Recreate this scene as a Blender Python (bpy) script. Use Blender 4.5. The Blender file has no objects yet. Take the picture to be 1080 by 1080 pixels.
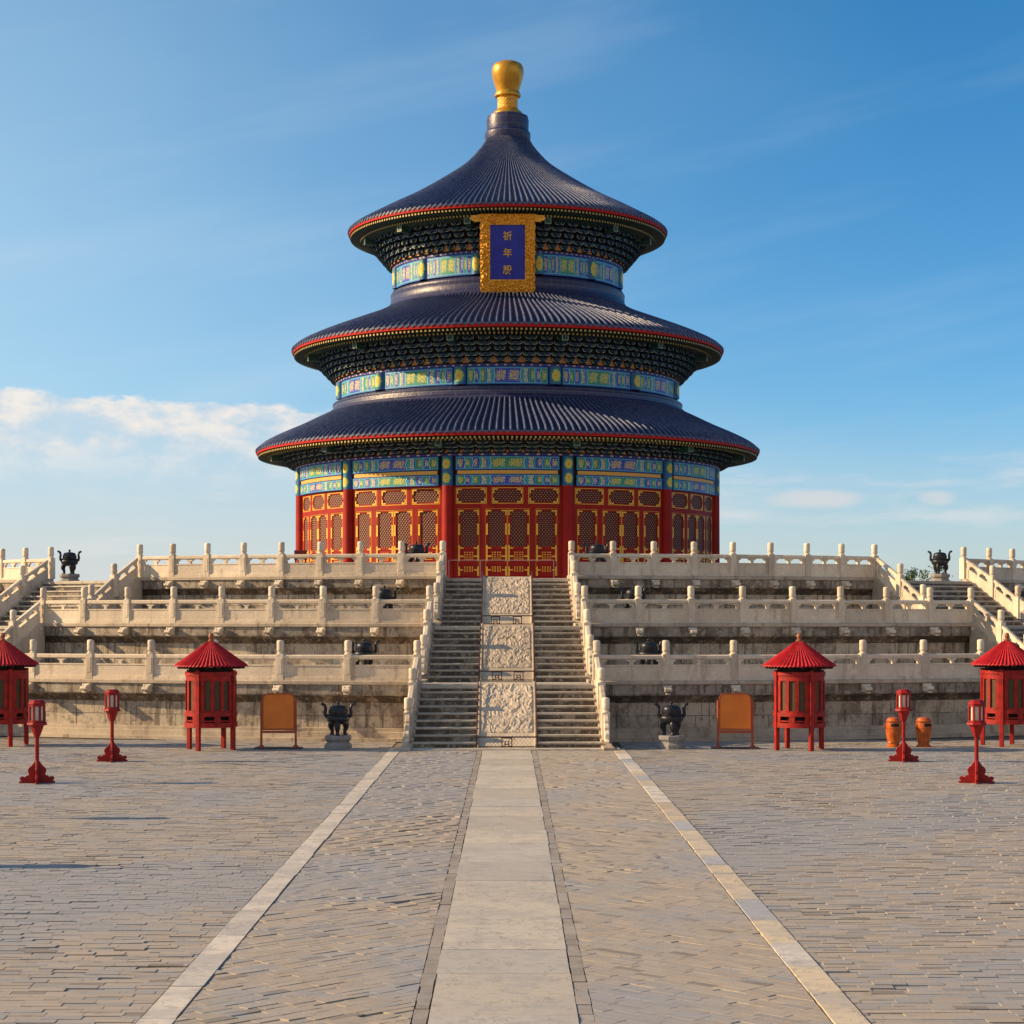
import bpy, bmesh, math, random
from mathutils import Matrix, Vector, noise as mnoise
R_ = math.radians
PI = math.pi
random.seed(7)
scene = bpy.context.scene
COL = scene.collection

# ------------------------------------------------------------------ camera
CAMD, CAMH, FPX = 115.8, 4.28, 2100.0
cam_d = bpy.data.cameras.new('camera')
cam = bpy.data.objects.new('camera', cam_d); COL.objects.link(cam)
cam.location = (0.06, -CAMD, CAMH)
cam.rotation_euler = (R_(90), 0, 0)
cam_d.sensor_width = 36.0
cam_d.lens = 36.0 * FPX / 1080.0
cam_d.shift_x = 3.5 / 1080.0
cam_d.shift_y = 115.0 / 1080.0
cam_d.clip_start = 0.5
cam_d.clip_end = 6000
scene.camera = cam

# ------------------------------------------------------------------ light
SUN_EL, SUN_BACK = 25.0, 0.5          # elevation; degrees behind straight-left
world = bpy.data.worlds.new('World'); scene.world = world
world.use_nodes = True
sun_d = bpy.data.lights.new('sun', 'SUN'); sun = bpy.data.objects.new('sun', sun_d); COL.objects.link(sun)
sun_d.energy = 4.6; sun_d.angle = R_(0.55); sun_d.color = (1.0, 0.70, 0.38)
sdir = Vector((-math.cos(R_(SUN_BACK)) * math.cos(R_(SUN_EL)), math.sin(R_(SUN_BACK)) * math.cos(R_(SUN_EL)), math.sin(R_(SUN_EL))))
sun.rotation_euler = sdir.to_track_quat('Z', 'Y').to_euler()
sun.location = (-60, 0, 60)
scene.view_settings.view_transform = 'Standard'
scene.view_settings.look = 'None'
scene.view_settings.exposure = 0.75
scene.view_settings.gamma = 1.0

class NT:
    """tiny node-graph writer"""
    def __init__(s, tree): s.t = tree; s.n = tree.nodes; s.l = tree.links
    def node(s, typ, **kw):
        nd = s.n.new(typ)
        for k, v in kw.items(): setattr(nd, k, v)
        return nd
    def put(s, sock, v):
        if isinstance(v, bpy.types.NodeSocket): s.l.new(v, sock)
        elif v is not None:
            if hasattr(sock.default_value, '__len__') and not hasattr(v, '__len__'):
                sock.default_value = [v] * len(sock.default_value)
            elif hasattr(v, '__len__') and len(sock.default_value) == 4 and len(v) == 3: sock.default_value = (*v, 1)
            else: sock.default_value = v
    def math(s, op, a, b=None, c=None, clamp=False):
        nd = s.node('ShaderNodeMath', operation=op, use_clamp=clamp)
        s.put(nd.inputs[0], a)
        if b is not None: s.put(nd.inputs[1], b)
        if c is not None: s.put(nd.inputs[2], c)
        return nd.outputs[0]
    def maprange(s, v, a, b, c=0.0, d=1.0, smooth=True):
        nd = s.node('ShaderNodeMapRange', interpolation_type='SMOOTHSTEP' if smooth else 'LINEAR')
        s.put(nd.inputs['Value'], v)
        for k, x in zip(('From Min', 'From Max', 'To Min', 'To Max'), (a, b, c, d)): s.put(nd.inputs[k], x)
        return nd.outputs[0]
    def mix(s, f, a, b, blend='MIX'):
        nd = s.node('ShaderNodeMix', data_type='RGBA', blend_type=blend)
        s.put(nd.inputs[0], f); s.put(nd.inputs[6], a); s.put(nd.inputs[7], b)
        return nd.outputs[2]
    def noise(s, vec, scale, detail=3, rough=0.55, col=False):
        nd = s.node('ShaderNodeTexNoise')
        if vec is not None: s.l.new(vec, nd.inputs['Vector'])
        nd.inputs['Scale'].default_value = scale; nd.inputs['Detail'].default_value = detail; nd.inputs['Roughness'].default_value = rough
        return nd.outputs['Color' if col else 0]
    def vmul(s, vec, k):
        nd = s.node('ShaderNodeVectorMath', operation='MULTIPLY'); s.l.new(vec, nd.inputs[0]); nd.inputs[1].default_value = k
        return nd.outputs[0]
    def xyz(s, vec):
        nd = s.node('ShaderNodeSeparateXYZ'); s.l.new(vec, nd.inputs[0]); return nd.outputs
    def comb(s, x, y, z=0.0):
        nd = s.node('ShaderNodeCombineXYZ'); s.put(nd.inputs[0], x); s.put(nd.inputs[1], y); s.put(nd.inputs[2], z); return nd.outputs[0]
    def ramp(s, f, stops, const=False):
        nd = s.node('ShaderNodeValToRGB'); cr = nd.color_ramp
        if const: cr.interpolation = 'CONSTANT'
        while len(cr.elements) < len(stops): cr.elements.new(0.5)
        for e, (p, c) in zip(cr.elements, stops): e.position = p; e.color = (*c, 1)
        s.l.new(f, nd.inputs[0]); return nd.outputs[0]

# sky: physical sky plus clouds placed by direction
w = NT(world.node_tree)
bg = world.node_tree.nodes['Background']
sky = w.node('ShaderNodeTexSky', sky_type='NISHITA')
sky.sun_disc = False
sky.sun_elevation = R_(SUN_EL)
sky.sun_rotation = R_(-90 + SUN_BACK)
sky.altitude = 50; sky.air_density = 0.7; sky.dust_density = 0.8; sky.ozone_density = 2.8
gen = w.node('ShaderNodeTexCoord').outputs['Generated']
dx, dy, dz = w.xyz(gen)
az = w.math('ARCTAN2', dx, dy)
hs = w.node('ShaderNodeHueSaturation'); hs.inputs['Saturation'].default_value = 1.32; hs.inputs['Hue'].default_value = 0.491; hs.inputs['Value'].default_value = 0.95
w.l.new(sky.outputs[0], hs.inputs['Color'])
skyc = hs.outputs[0]
p1 = w.comb(w.math('MULTIPLY', az, 14.0), w.math('MULTIPLY', dz, 38.0), 3.1)
n1 = w.noise(p1, 1.0, 7, 0.62)
p1b = w.comb(w.math('MULTIPLY', az, 30.0), w.math('MULTIPLY', dz, 60.0), 1.1)
n1b = w.noise(p1b, 1.0, 6, 0.6)
top = w.math('ADD', w.math('MULTIPLY_ADD', n1, 0.036, 0.0855), w.math('MULTIPLY', n1b, 0.016))
top = w.math('ADD', top, w.math('MULTIPLY', w.math('ADD', az, 0.17), -0.02))
edge = w.maprange(w.math('SUBTRACT', top, dz), 0.0, 0.0045)
fall = w.maprange(w.math('MULTIPLY_ADD', n1, 0.03, dz), 0.074, 0.114, 0.0, 1.0)
azf = w.math('MULTIPLY', w.maprange(az, -0.070, -0.115), w.maprange(az, -0.60, -0.35))
cum = w.math('MULTIPLY', w.math('MULTIPLY', edge, fall), azf)
cum = w.math('MULTIPLY', cum, w.maprange(n1b, 0.34, 0.60, 0.34, 0.90))
# second lower wispy edge
p2 = w.comb(w.math('MULTIPLY', az, 9.0), w.math('MULTIPLY', dz, 55.0), 7.7)
n2 = w.noise(p2, 1.0, 6, 0.6)
low = w.math('MULTIPLY', w.maprange(n2, 0.50, 0.75), w.maprange(dz, 0.13, 0.05))
low = w.math('MULTIPLY', low, w.maprange(dz, 0.0, 0.03, 0.5, 0.65))
# high cirrus
p3 = w.comb(w.math('MULTIPLY', az, 4.0), w.math('MULTIPLY_ADD', az, -6.0, w.math('MULTIPLY', dz, 30.0)), 4.4)
n3 = w.noise(p3, 1.0, 5, 0.5)
cir = w.math('MULTIPLY', w.maprange(n3, 0.48, 0.80), 0.13)
n4 = w.noise(w.comb(w.math('MULTIPLY', az, 3.0), w.math('MULTIPLY', dz, 7.0), 8.8), 1.0, 4, 0.5)
veil = w.math('MULTIPLY', w.maprange(w.math('MULTIPLY_ADD', n4, -0.25, az), 0.10, -0.55), w.maprange(dz, 0.42, 0.0, 0.35, 1.0))
veil = w.math('MULTIPLY', veil, 0.80)
def puff(a0, e0, ra, re, k):
    d = w.math('ADD', w.math('POWER', w.math('DIVIDE', w.math('SUBTRACT', az, a0), ra), 2.0),
               w.math('POWER', w.math('DIVIDE', w.math('SUBTRACT', dz, e0), re), 2.0))
    return w.math('MULTIPLY', w.maprange(w.math('MULTIPLY_ADD', n1b, -1.6, w.math('ADD', d, 0.8)), 1.0, 0.0), k)
puffs = w.math('MAXIMUM', puff(0.152, 0.0605, 0.030, 0.0055, 0.55), puff(0.212, 0.0605, 0.012, 0.0045, 0.5))
def over(base, fac, c): return w.mix(fac, base, c)
skyc = over(skyc, veil, (3.4, 4.7, 5.3))
hz = w.math('MULTIPLY', w.maprange(dz, 0.115, 0.0), w.maprange(az, 0.30, -0.30, 0.42, 0.85))
skyc = over(skyc, hz, (4.1, 4.05, 3.9))
# unseen warm veil behind the camera, added to lift and warm the fill
fill_veil = w.math('MULTIPLY', w.maprange(dy, 0.25, -0.55), w.maprange(n4, 0.25, 0.65, 0.45, 0.85))
fill_veil = w.math('MULTIPLY', fill_veil, w.maprange(dz, 0.95, 0.45))
skyc = over(skyc, fill_veil, (3.9, 3.5, 3.05))
skyc = over(skyc, cir, (4.2, 4.7, 5.2))
skyc = over(skyc, low, (4.6, 4.6, 4.6))
skyc = over(skyc, puffs, (4.7, 4.35, 4.2))
cumcol = w.mix(w.maprange(n1b, 0.35, 0.65), (3.9, 4.2, 4.5), (5.6, 5.15, 4.7))
skyc = over(skyc, cum, cumcol)
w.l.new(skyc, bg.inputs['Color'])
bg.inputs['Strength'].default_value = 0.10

# ------------------------------------------------------------------ mesh helpers
class MB:
    def __init__(s): s.v = []; s.f = []; s.m = []; s.uv = []; s.c = None
    def add(s, vs, fs, mat=0, uvs=None):
        o = len(s.v); s.v.extend([tuple(p) for p in vs])
        s.uv.extend(uvs if uvs else [(0.0, 0.0)] * len(vs))
        for f in fs: s.f.append(tuple(o + i for i in f)); s.m.append(mat)
    def box(s, x0, x1, y0, y1, z0, z1, mat=0, M=None, nx=1):
        vs = []; fs = []
        for i in range(nx + 1):
            x = x0 + (x1 - x0) * i / nx
            vs += [(x, y0, z0), (x, y1, z0), (x, y1, z1), (x, y0, z1)]
        for i in range(nx):
            a = 4 * i; b = a + 4
            fs += [(a, b, b + 1, a + 1), (a + 1, b + 1, b + 2, a + 2), (a + 2, b + 2, b + 3, a + 3), (a + 3, b + 3, b, a)]
        fs += [(0, 1, 2, 3), (4 * nx + 3, 4 * nx + 2, 4 * nx + 1, 4 * nx)]
        if M is not None: vs = [tuple(M @ Vector(p)) for p in vs]
        s.add(vs, fs, mat)
    def prism(s, poly, y0, y1, mat=0, M=None, axis='y'):
        n = len(poly)
        if axis == 'y': vs = [(x, y0, z) for x, z in poly] + [(x, y1, z) for x, z in poly]
        elif axis == 'x': vs = [(y0, x, z) for x, z in poly] + [(y1, x, z) for x, z in poly]
        else: vs = [(x, z, y0) for x, z in poly] + [(x, z, y1) for x, z in poly]
        if M is not None: vs = [tuple(M @ Vector(p)) for p in vs]
        fs = [tuple(range(n)), tuple(range(2 * n - 1, n - 1, -1))] + [(i, i + n, (i + 1) % n + n, (i + 1) % n) for i in range(n)]
        s.add(vs, fs, mat)
    def lathe(s, prof, n=48, a0=0.0, a1=360.0, mat=0, M=None, uvm=False, cap=False, seam_split=True):
        k = len(prof); full = abs(a1 - a0) >= 359.9
        cols = n + 1
        L = [0.0]
        for i in range(1, k): L.append(L[-1] + math.dist(prof[i], prof[i - 1]))
        rm = max(p[0] for p in prof)
        vs = []; uvs = []; fs = []
        for j in range(cols):
            a = R_(a0 + (a1 - a0) * j / n)
            for i, (r, z) in enumerate(prof):
                p = (r * math.sin(a), -r * math.cos(a), z)
                vs.append(tuple(M @ Vector(p)) if M is not None else p)
                uvs.append((a * rm, L[i]))
        if full and not uvm:
            vs = vs[:n * k]; uvs = uvs[:n * k]
            for j in range(n):
                for i in range(k - 1):
                    a = j * k + i; b = ((j + 1) % n) * k + i
                    fs.append((a, b, b + 1, a + 1))
            if cap:
                fs.append(tuple(j * k for j in range(n))); fs.append(tuple(j * k + k - 1 for j in range(n)))
        else:
            for j in range(n):
                for i in range(k - 1):
                    a = j * k + i; b = a + k
                    fs.append((a, b, b + 1, a + 1))
        s.add(vs, fs, mat, uvs)
    def tube(s, pts, rad, n=8, mat=0, cap=True):
        pts = [Vector(p) for p in pts]; m = len(pts)
        rads = rad if hasattr(rad, '__len__') else [rad] * m
        vs = []; fs = []
        up = None
        for i, p in enumerate(pts):
            d = (pts[min(i + 1, m - 1)] - pts[max(i - 1, 0)]).normalized()
            if up is None:
                up = Vector((0, 0, 1)) if abs(d.z) < 0.9 else Vector((1, 0, 0))
            a = d.cross(up).normalized(); b = a.cross(d).normalized(); up = b
            for j in range(n):
                t = 2 * PI * j / n
                vs.append(tuple(p + (a * math.cos(t) + b * math.sin(t)) * rads[i]))
        for i in range(m - 1):
            for j in range(n):
                fs.append((i * n + j, i * n + (j + 1) % n, (i + 1) * n + (j + 1) % n, (i + 1) * n + j))
        if cap: fs += [tuple(range(n)), tuple(range((m - 1) * n, m * n))]
        s.add(vs, fs, mat)
    def bend(s, Rb):
        s.v = [((Rb + y) * math.sin(x / Rb), -(Rb + y) * math.cos(x / Rb), z) for x, y, z in s.v]
        return s
    def mesh(s, name, mats, smooth=None, bevel=None, segs=1):
        me = bpy.data.meshes.new(name)
        me.from_pydata(s.v, [], s.f)
        for m in mats: me.materials.append(m)
        me.polygons.foreach_set('material_index', s.m)
        uvl = me.uv_layers.new(name='UVMap')
        li = [0] * len(me.loops); me.loops.foreach_get('vertex_index', li)
        flat = [c for i in li for c in s.uv[i]]
        uvl.data.foreach_set('uv', flat)
        if s.c is not None:
            at = me.color_attributes.new('Col', 'FLOAT_COLOR', 'POINT')
            at.data.foreach_set('color', [c for q in s.c for c in q])
        bm = bmesh.new(); bm.from_mesh(me)
        bmesh.ops.recalc_face_normals(bm, faces=bm.faces)
        if bevel:
            es = [e for e in bm.edges if len(e.link_faces) == 2 and e.calc_face_angle(0) > 0.5]
            bmesh.ops.bevel(bm, geom=es, offset=bevel, segments=segs, affect='EDGES', profile=0.6, clamp_overlap=True)
        bm.to_mesh(me); bm.free()
        if smooth is not None:
            me.polygons.foreach_set('use_smooth', [True] * len(me.polygons))
            me.set_sharp_from_angle(angle=R_(smooth))
        me.update()
        return me
    def build(s, name, mats, parent=None, smooth=None, bevel=None, loc=None, rot=None, segs=1):
        if not isinstance(mats, (list, tuple)): mats = [mats]
        return place(name, s.mesh(name, mats, smooth, bevel, segs), parent, loc, rot)

def place(name, me, parent=None, loc=None, rot=None):
    o = bpy.data.objects.new(name, me); COL.objects.link(o)
    if parent is not None: o.parent = parent
    if loc is not None: o.location = loc
    if rot is not None: o.rotation_euler = rot if hasattr(rot, '__len__') else (0, 0, rot)
    return o
def thing(name, label, cat, loc=(0, 0, 0), rotz=0.0, group=None):
    o = bpy.data.objects.new(name, None); COL.objects.link(o)
    o.empty_display_size = 0.3
    o.location = loc; o.rotation_euler = (0, 0, rotz)
    return tag(o, label, cat, group)
def tag(o, label=None, cat=None, group=None, kind=None):
    if label: o['label'] = label
    if cat: o['category'] = cat
    if group: o['group'] = group
    if kind: o['kind'] = kind
    return o
def dup(root, label, loc, rotz=0.0):
    kids = {}
    r = root.copy(); COL.objects.link(r); r.location = loc; r.rotation_euler = (0, 0, rotz); r['label'] = label
    for ch in list(root.children):
        c = ch.copy(); COL.objects.link(c); c.parent = r
        for g in list(ch.children):
            d = g.copy(); COL.objects.link(d); d.parent = c
    return r
def pol(r, deg, z=0.0):
    a = R_(deg); return (r * math.sin(a), -r * math.cos(a), z)
def local(parent_loc, p): return tuple(a - b for a, b in zip(p, parent_loc))

# ------------------------------------------------------------------ materials
def new_mat(name):
    m = bpy.data.materials.new(name); m.use_nodes = True
    return m, NT(m.node_tree), m.node_tree.nodes['Principled BSDF']
def pos(g): return g.node('ShaderNodeNewGeometry').outputs['Position']
def objc(g): return g.node('ShaderNodeTexCoord').outputs['Object']
def uvc(g): return g.node('ShaderNodeTexCoord').outputs['UV']
def bump(g, b, h, strength, dist):
    nd = g.node('ShaderNodeBump'); nd.inputs['Strength'].default_value = strength; nd.inputs['Distance'].default_value = dist
    g.l.new(h, nd.inputs['Height']); g.l.new(nd.outputs[0], b.inputs['Normal'])
def simple(name, c1, c2=None, scale=3.0, rough=0.5, metal=0.0, bmp=0.0, bscale=20.0, bdist=0.01, world_space=False, coat=0.0, spec=0.5):
    m, g, b = new_mat(name)
    v = pos(g) if world_space else objc(g)
    if c2: g.l.new(g.mix(g.maprange(g.noise(v, scale, 4), 0.32, 0.68), c1, c2), b.inputs['Base Color'])
    else: b.inputs['Base Color'].default_value = (*c1, 1)
    b.inputs['Roughness'].default_value = rough; b.inputs['Metallic'].default_value = metal
    b.inputs['Coat Weight'].default_value = coat; b.inputs['Specular IOR Level'].default_value = spec
    if bmp: bump(g, b, g.noise(v, bscale, 4), bmp, bdist)
    return m

def marble(name, c1, c2, stain, amount=0.5, rough=0.62):
    m, g, b = new_mat(name)
    p = pos(g)
    base = g.mix(g.maprange(g.noise(p, 0.9, 5), 0.3, 0.7), c1, c2)
    streak = g.noise(g.vmul(p, (3.2, 3.2, 0.5)), 1.0, 5, 0.65)
    base = g.mix(g.math('MULTIPLY', g.maprange(streak, 0.52, 0.68), amount), base, stain)
    fine = g.noise(p, 9.0, 4, 0.7)
    base = g.mix(g.maprange(fine, 0.5, 0.7, 0.0, 0.4), base, tuple(x * 0.6 for x in c1))
    mot = g.noise(p, 2.7, 6, 0.75)
    base = g.mix(g.maprange(mot, 0.53, 0.64, 0.0, 0.45), base, tuple(x * 1.22 for x in c1))
    # every block was cut from its own stone: a slight tone of its own
    rnd = g.node('ShaderNodeObjectInfo').outputs['Random']
    base = g.mix(1.0, base, g.ramp(rnd, [(0.0, (0.80, 0.79, 0.78)), (0.5, (1.0, 0.98, 0.95)), (1.0, (1.10, 1.10, 1.10))]), 'MULTIPLY')
    g.l.new(base, b.inputs['Base Color']); b.inputs['Roughness'].default_value = rough
    bump(g, b, g.noise(p, 14.0, 5, 0.65), 0.5, 0.025)
    return m
def blockwall(name, c1, c2, stain, bw=1.5, bh=0.36, stain_lo=0.47, stain_hi=0.68, amount=0.8):
    """coursed stone seen on cylinder walls: UV in metres"""
    m, g, b = new_mat(name)
    u = uvc(g); p = pos(g)
    br = g.node('ShaderNodeTexBrick', offset=0.45, offset_frequency=2)
    g.l.new(u, br.inputs['Vector'])
    br.inputs['Scale'].default_value = 1.0; br.inputs['Brick Width'].default_value = bw; br.inputs['Row Height'].default_value = bh
    br.inputs['Mortar Size'].default_value = 0.012; br.inputs['Mortar Smooth'].default_value = 0.4; br.inputs['Bias'].default_value = 0.0
    br.inputs['Color1'].default_value = (*c1, 1); br.inputs['Color2'].default_value = (*c2, 1)
    br.inputs['Mortar'].default_value = (0.07, 0.055, 0.045, 1)
    base = br.outputs['Color']
    patch = g.noise(p, 1.6, 6, 0.7)
    base = g.mix(g.maprange(patch, 0.50, 0.60, 0.0, 0.5), base, (0.50, 0.42, 0.32))
    st = g.noise(g.vmul(p, (1.3, 1.3, 0.75)), 1.0, 7, 0.72)
    base = g.mix(g.math('MULTIPLY', g.maprange(st, stain_lo, stain_lo + (stain_hi - stain_lo) * 0.6), amount), base, stain)
    drip = g.noise(g.vmul(p, (4.5, 4.5, 0.35)), 1.0, 4, 0.6)
    base = g.mix(g.maprange(drip, 0.53, 0.64, 0.0, 0.75), base, (0.085, 0.06, 0.042))
    spk = g.noise(p, 11.0, 4, 0.75)
    base = g.mix(g.maprange(spk, 0.52, 0.75, 0.0, 0.55), base, (0.10, 0.085, 0.07))
    sc = g.noise(p, 4.2, 7, 0.8)
    base = g.mix(g.maprange(sc, 0.55, 0.62, 0.0, 0.6), base, (0.52, 0.44, 0.34))
    base = g.mix(g.maprange(sc, 0.45, 0.38, 0.0, 0.7), base, (0.085, 0.066, 0.048))
    g.l.new(base, b.inputs['Base Color']); b.inputs['Roughness'].default_value = 0.8
    h = g.math('MULTIPLY_ADD', br.outputs['Fac'], -1.0, g.math('MULTIPLY', g.noise(p, 7.0, 5, 0.7), 0.8))
    bump(g, b, h, 0.6, 0.03)
    return m

M = {}
M['marble'] = marble('white_marble', (0.68, 0.595, 0.48), (0.58, 0.505, 0.41), (0.34, 0.255, 0.175), 0.55)
M['marble_edge'] = marble('cornice_marble', (0.53, 0.455, 0.36), (0.38, 0.325, 0.265), (0.19, 0.13, 0.085), 0.75)
M['wall'] = blockwall('coursed_stone', (0.56, 0.48, 0.375), (0.33, 0.285, 0.23), (0.17, 0.125, 0.09), bw=1.35, bh=0.47, amount=0.65)
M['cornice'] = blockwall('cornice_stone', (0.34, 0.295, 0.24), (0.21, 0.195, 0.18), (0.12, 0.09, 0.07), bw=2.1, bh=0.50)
M['cove'] = blockwall('dark_brown_stone', (0.20, 0.145, 0.10), (0.13, 0.10, 0.075), (0.05, 0.038, 0.03), bw=2.1, bh=0.6, stain_lo=0.42, stain_hi=0.62, amount=0.9)  # cove band: darker brown than the cornice and wall courses
M['deck'] = simple('deck_paving', (0.32, 0.29, 0.25), (0.24, 0.22, 0.20), 1.0, 0.8, bmp=0.3, world_space=True)
M['tread'] = marble('tread_stone', (0.46, 0.425, 0.375), (0.37, 0.345, 0.31), (0.2, 0.165, 0.13), 0.6, 0.7)
M['riser'] = blockwall('riser_stone', (0.40, 0.385, 0.36), (0.34, 0.33, 0.315), (0.20, 0.175, 0.15), bw=1.2, bh=2.0, amount=0.5)
M['relief'] = marble('relief_marble', (0.56, 0.475, 0.365), (0.43, 0.37, 0.30), (0.25, 0.18, 0.12), 0.6)

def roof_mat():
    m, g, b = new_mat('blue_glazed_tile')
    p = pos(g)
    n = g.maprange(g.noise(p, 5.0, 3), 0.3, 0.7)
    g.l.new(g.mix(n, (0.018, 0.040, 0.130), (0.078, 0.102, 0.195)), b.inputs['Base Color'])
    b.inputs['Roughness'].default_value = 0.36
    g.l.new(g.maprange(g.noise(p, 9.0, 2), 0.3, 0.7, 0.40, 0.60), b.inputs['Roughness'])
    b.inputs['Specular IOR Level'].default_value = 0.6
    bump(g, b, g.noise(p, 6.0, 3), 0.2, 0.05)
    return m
M['tile'] = roof_mat()
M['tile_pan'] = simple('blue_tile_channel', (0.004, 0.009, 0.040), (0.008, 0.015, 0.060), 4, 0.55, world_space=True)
def collar_mat():
    m, g, b = new_mat('blue_glazed_collar')
    u = uvc(g)
    br = g.node('ShaderNodeTexBrick', offset=0.5); g.l.new(u, br.inputs['Vector'])
    br.inputs['Scale'].default_value = 1.0; br.inputs['Brick Width'].default_value = 0.75; br.inputs['Row Height'].default_value = 0.42
    br.inputs['Mortar Size'].default_value = 0.012
    br.inputs['Color1'].default_value = (0.014, 0.018, 0.075, 1); br.inputs['Color2'].default_value = (0.022, 0.026, 0.095, 1); br.inputs['Mortar'].default_value = (0.10, 0.10, 0.14, 1)
    g.l.new(br.outputs['Color'], b.inputs['Base Color']); b.inputs['Roughness'].default_value = 0.42
    bump(g, b, g.noise(pos(g), 5.0, 3), 0.3, 0.06)
    return m
M['collar'] = collar_mat()
M['red'] = simple('red_lacquer', (0.32, 0.010, 0.006), (0.25, 0.008, 0.005), 1.3, 0.6, world_space=True, spec=0.22)
M['red_dark'] = simple('dark_red_lacquer', (0.16, 0.008, 0.006), (0.20, 0.008, 0.005), 2.0, 0.6)
M['eave_red'] = simple('eave_red', (0.42, 0.012, 0.008), None, rough=0.65, spec=0.2)
M['gold'] = simple('gilding', (0.86, 0.50, 0.05), (0.74, 0.38, 0.035), 6, 0.5, 0.05)
M['gold_ball'] = simple('gilded_finial', (0.66, 0.34, 0.035), (0.55, 0.26, 0.025), 2.5, 0.34, 0.55, world_space=True)
M['gold_line'] = simple('gilded_outline', (0.46, 0.54, 0.40), None, rough=0.5)
def gold_ornate():
    m, g, b = new_mat('carved_gilding')
    p = objc(g)
    v = g.node('ShaderNodeTexVoronoi', feature='DISTANCE_TO_EDGE'); g.l.new(g.vmul(p, (1, 1, 1)), v.inputs['Vector']); v.inputs['Scale'].default_value = 6.5
    n = g.noise(p, 13.0, 4, 0.7)
    h = g.math('ADD', g.math('MULTIPLY', v.outputs['Distance'], 2.2), g.math('MULTIPLY', n, 0.9))
    g.l.new(g.ramp(h, [(0.30, (0.16, 0.035, 0.004)), (0.50, (0.70, 0.26, 0.014)), (0.80, (0.98, 0.52, 0.05))]), b.inputs['Base Color'])
    b.inputs['Roughness'].default_value = 0.5; b.inputs['Metallic'].default_value = 0.1
    bump(g, b, h, 0.6, 0.05)
    return m
M['gold_ornate'] = gold_ornate()
M['plaque_blue'] = simple('plaque_blue', (0.012, 0.022, 0.30), (0.016, 0.03, 0.36), 2, 0.5)
M['br_green'] = simple('bracket_green', (0.010, 0.065, 0.048), (0.007, 0.040, 0.032), 4, 0.55, world_space=True)
M['br_blue'] = simple('bracket_blue', (0.012, 0.026, 0.12), (0.009, 0.016, 0.07), 4, 0.55, world_space=True)
M['soffit'] = simple('soffit_green', (0.020, 0.045, 0.035), (0.030, 0.050, 0.030), 3, 0.7, world_space=True)
M['rafter'] = simple('rafter_green', (0.030, 0.070, 0.045), (0.03, 0.055, 0.06), 9, 0.6, world_space=True)
M['rafter_gold'] = simple('rafter_gold', (0.45, 0.32, 0.08), None, rough=0.5)
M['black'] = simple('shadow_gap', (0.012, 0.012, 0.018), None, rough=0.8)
M['orange_mot'] = simple('flame_orange', (0.45, 0.12, 0.02), (0.5, 0.22, 0.03), 10, 0.5, world_space=True)

def painted(name, a, bb, c, gold=(0.80, 0.60, 0.06)):
    """painted beam: UV 0..1 along (x) and up (y); mirrored panel layout with gold figures"""
    m, g, b = new_mat(name)
    x, y, _ = g.xyz(uvc(g))
    t = g.math('ABSOLUTE', g.math('MULTIPLY_ADD', x, 2.0, -1.0))
    vv = g.math('ABSOLUTE', g.math('MULTIPLY_ADD', y, 2.0, -1.0))
    t2 = g.math('MULTIPLY_ADD', g.math('SUBTRACT', 1.0, vv), 0.035, t)
    line = (0.30, 0.62, 0.64)
    teal = (0.015, 0.30, 0.42)
    base = g.ramp(t2, [(0.0, a), (0.335, line), (0.352, bb), (0.375, teal), (0.395, c), (0.50, line), (0.515, a), (0.54, teal), (0.56, bb), (0.68, line), (0.695, c), (0.72, teal), (0.735, a), (0.83, line), (0.845, bb), (0.985, teal)], True)
    # gold figures: blobs centred in each field
    px = uvc(g)
    nn = g.noise(g.comb(g.math('MULTIPLY', x, 30.0), g.math('MULTIPLY', y, 5.0)), 1.0, 2, 0.6)
    def field(c0, hw, hv=0.68):
        d = g.math('MAXIMUM', g.math('DIVIDE', g.math('ABSOLUTE', g.math('SUBTRACT', t, c0)), hw), g.math('DIVIDE', vv, hv))
        return g.math('LESS_THAN', g.math('MULTIPLY_ADD', g.math('SUBTRACT', nn, 0.5), 1.3, d), 0.9)
    f1 = field(0.16, 0.13, 0.62); f2 = field(0.445, 0.045, 0.75); f3 = field(0.615, 0.035, 0.6); f4 = field(0.765, 0.03, 0.5); f5 = field(0.91, 0.05, 0.62)
    f = g.math('MAXIMUM', g.math('MAXIMUM', f1, f2), g.math('MAXIMUM', g.math('MAXIMUM', f3, f4), f5))
    grain = g.noise(g.comb(g.math('MULTIPLY', x, 90.0), g.math('MULTIPLY', y, 14.0), 2.0), 1.0, 2, 0.5)
    f = g.math('MULTIPLY', f, g.math('GREATER_THAN', grain, 0.50))
    base = g.mix(f, base, gold)
    spark = g.noise(g.comb(g.math('MULTIPLY', x, 70.0), g.math('MULTIPLY', y, 11.0), 9.0), 1.0, 1, 0.5)
    base = g.mix(g.math('MULTIPLY', g.math('GREATER_THAN', spark, 0.68), 0.6), base, (0.20, 0.48, 0.46))
    red = g.noise(g.comb(g.math('MULTIPLY', x, 60.0), g.math('MULTIPLY', y, 9.0), 19.0), 1.0, 1, 0.5)
    base = g.mix(g.math('MULTIPLY', g.math('GREATER_THAN', red, 0.68), 0.8), base, (0.36, 0.06, 0.08))
    edge = g.math('GREATER_THAN', vv, 0.86)
    base = g.mix(edge, base, (0.014, 0.12, 0.46))
    edge2 = g.math('MULTIPLY', g.math('GREATER_THAN', vv, 0.80), g.math('LESS_THAN', vv, 0.87))
    base = g.mix(edge2, base, (0.12, 0.46, 0.54))
    g.l.new(base, b.inputs['Base Color']); b.inputs['Roughness'].default_value = 0.5
    return m
BLU, GRN, TEA = (0.012, 0.060, 0.46), (0.012, 0.22, 0.15), (0.015, 0.28, 0.48)
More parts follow.
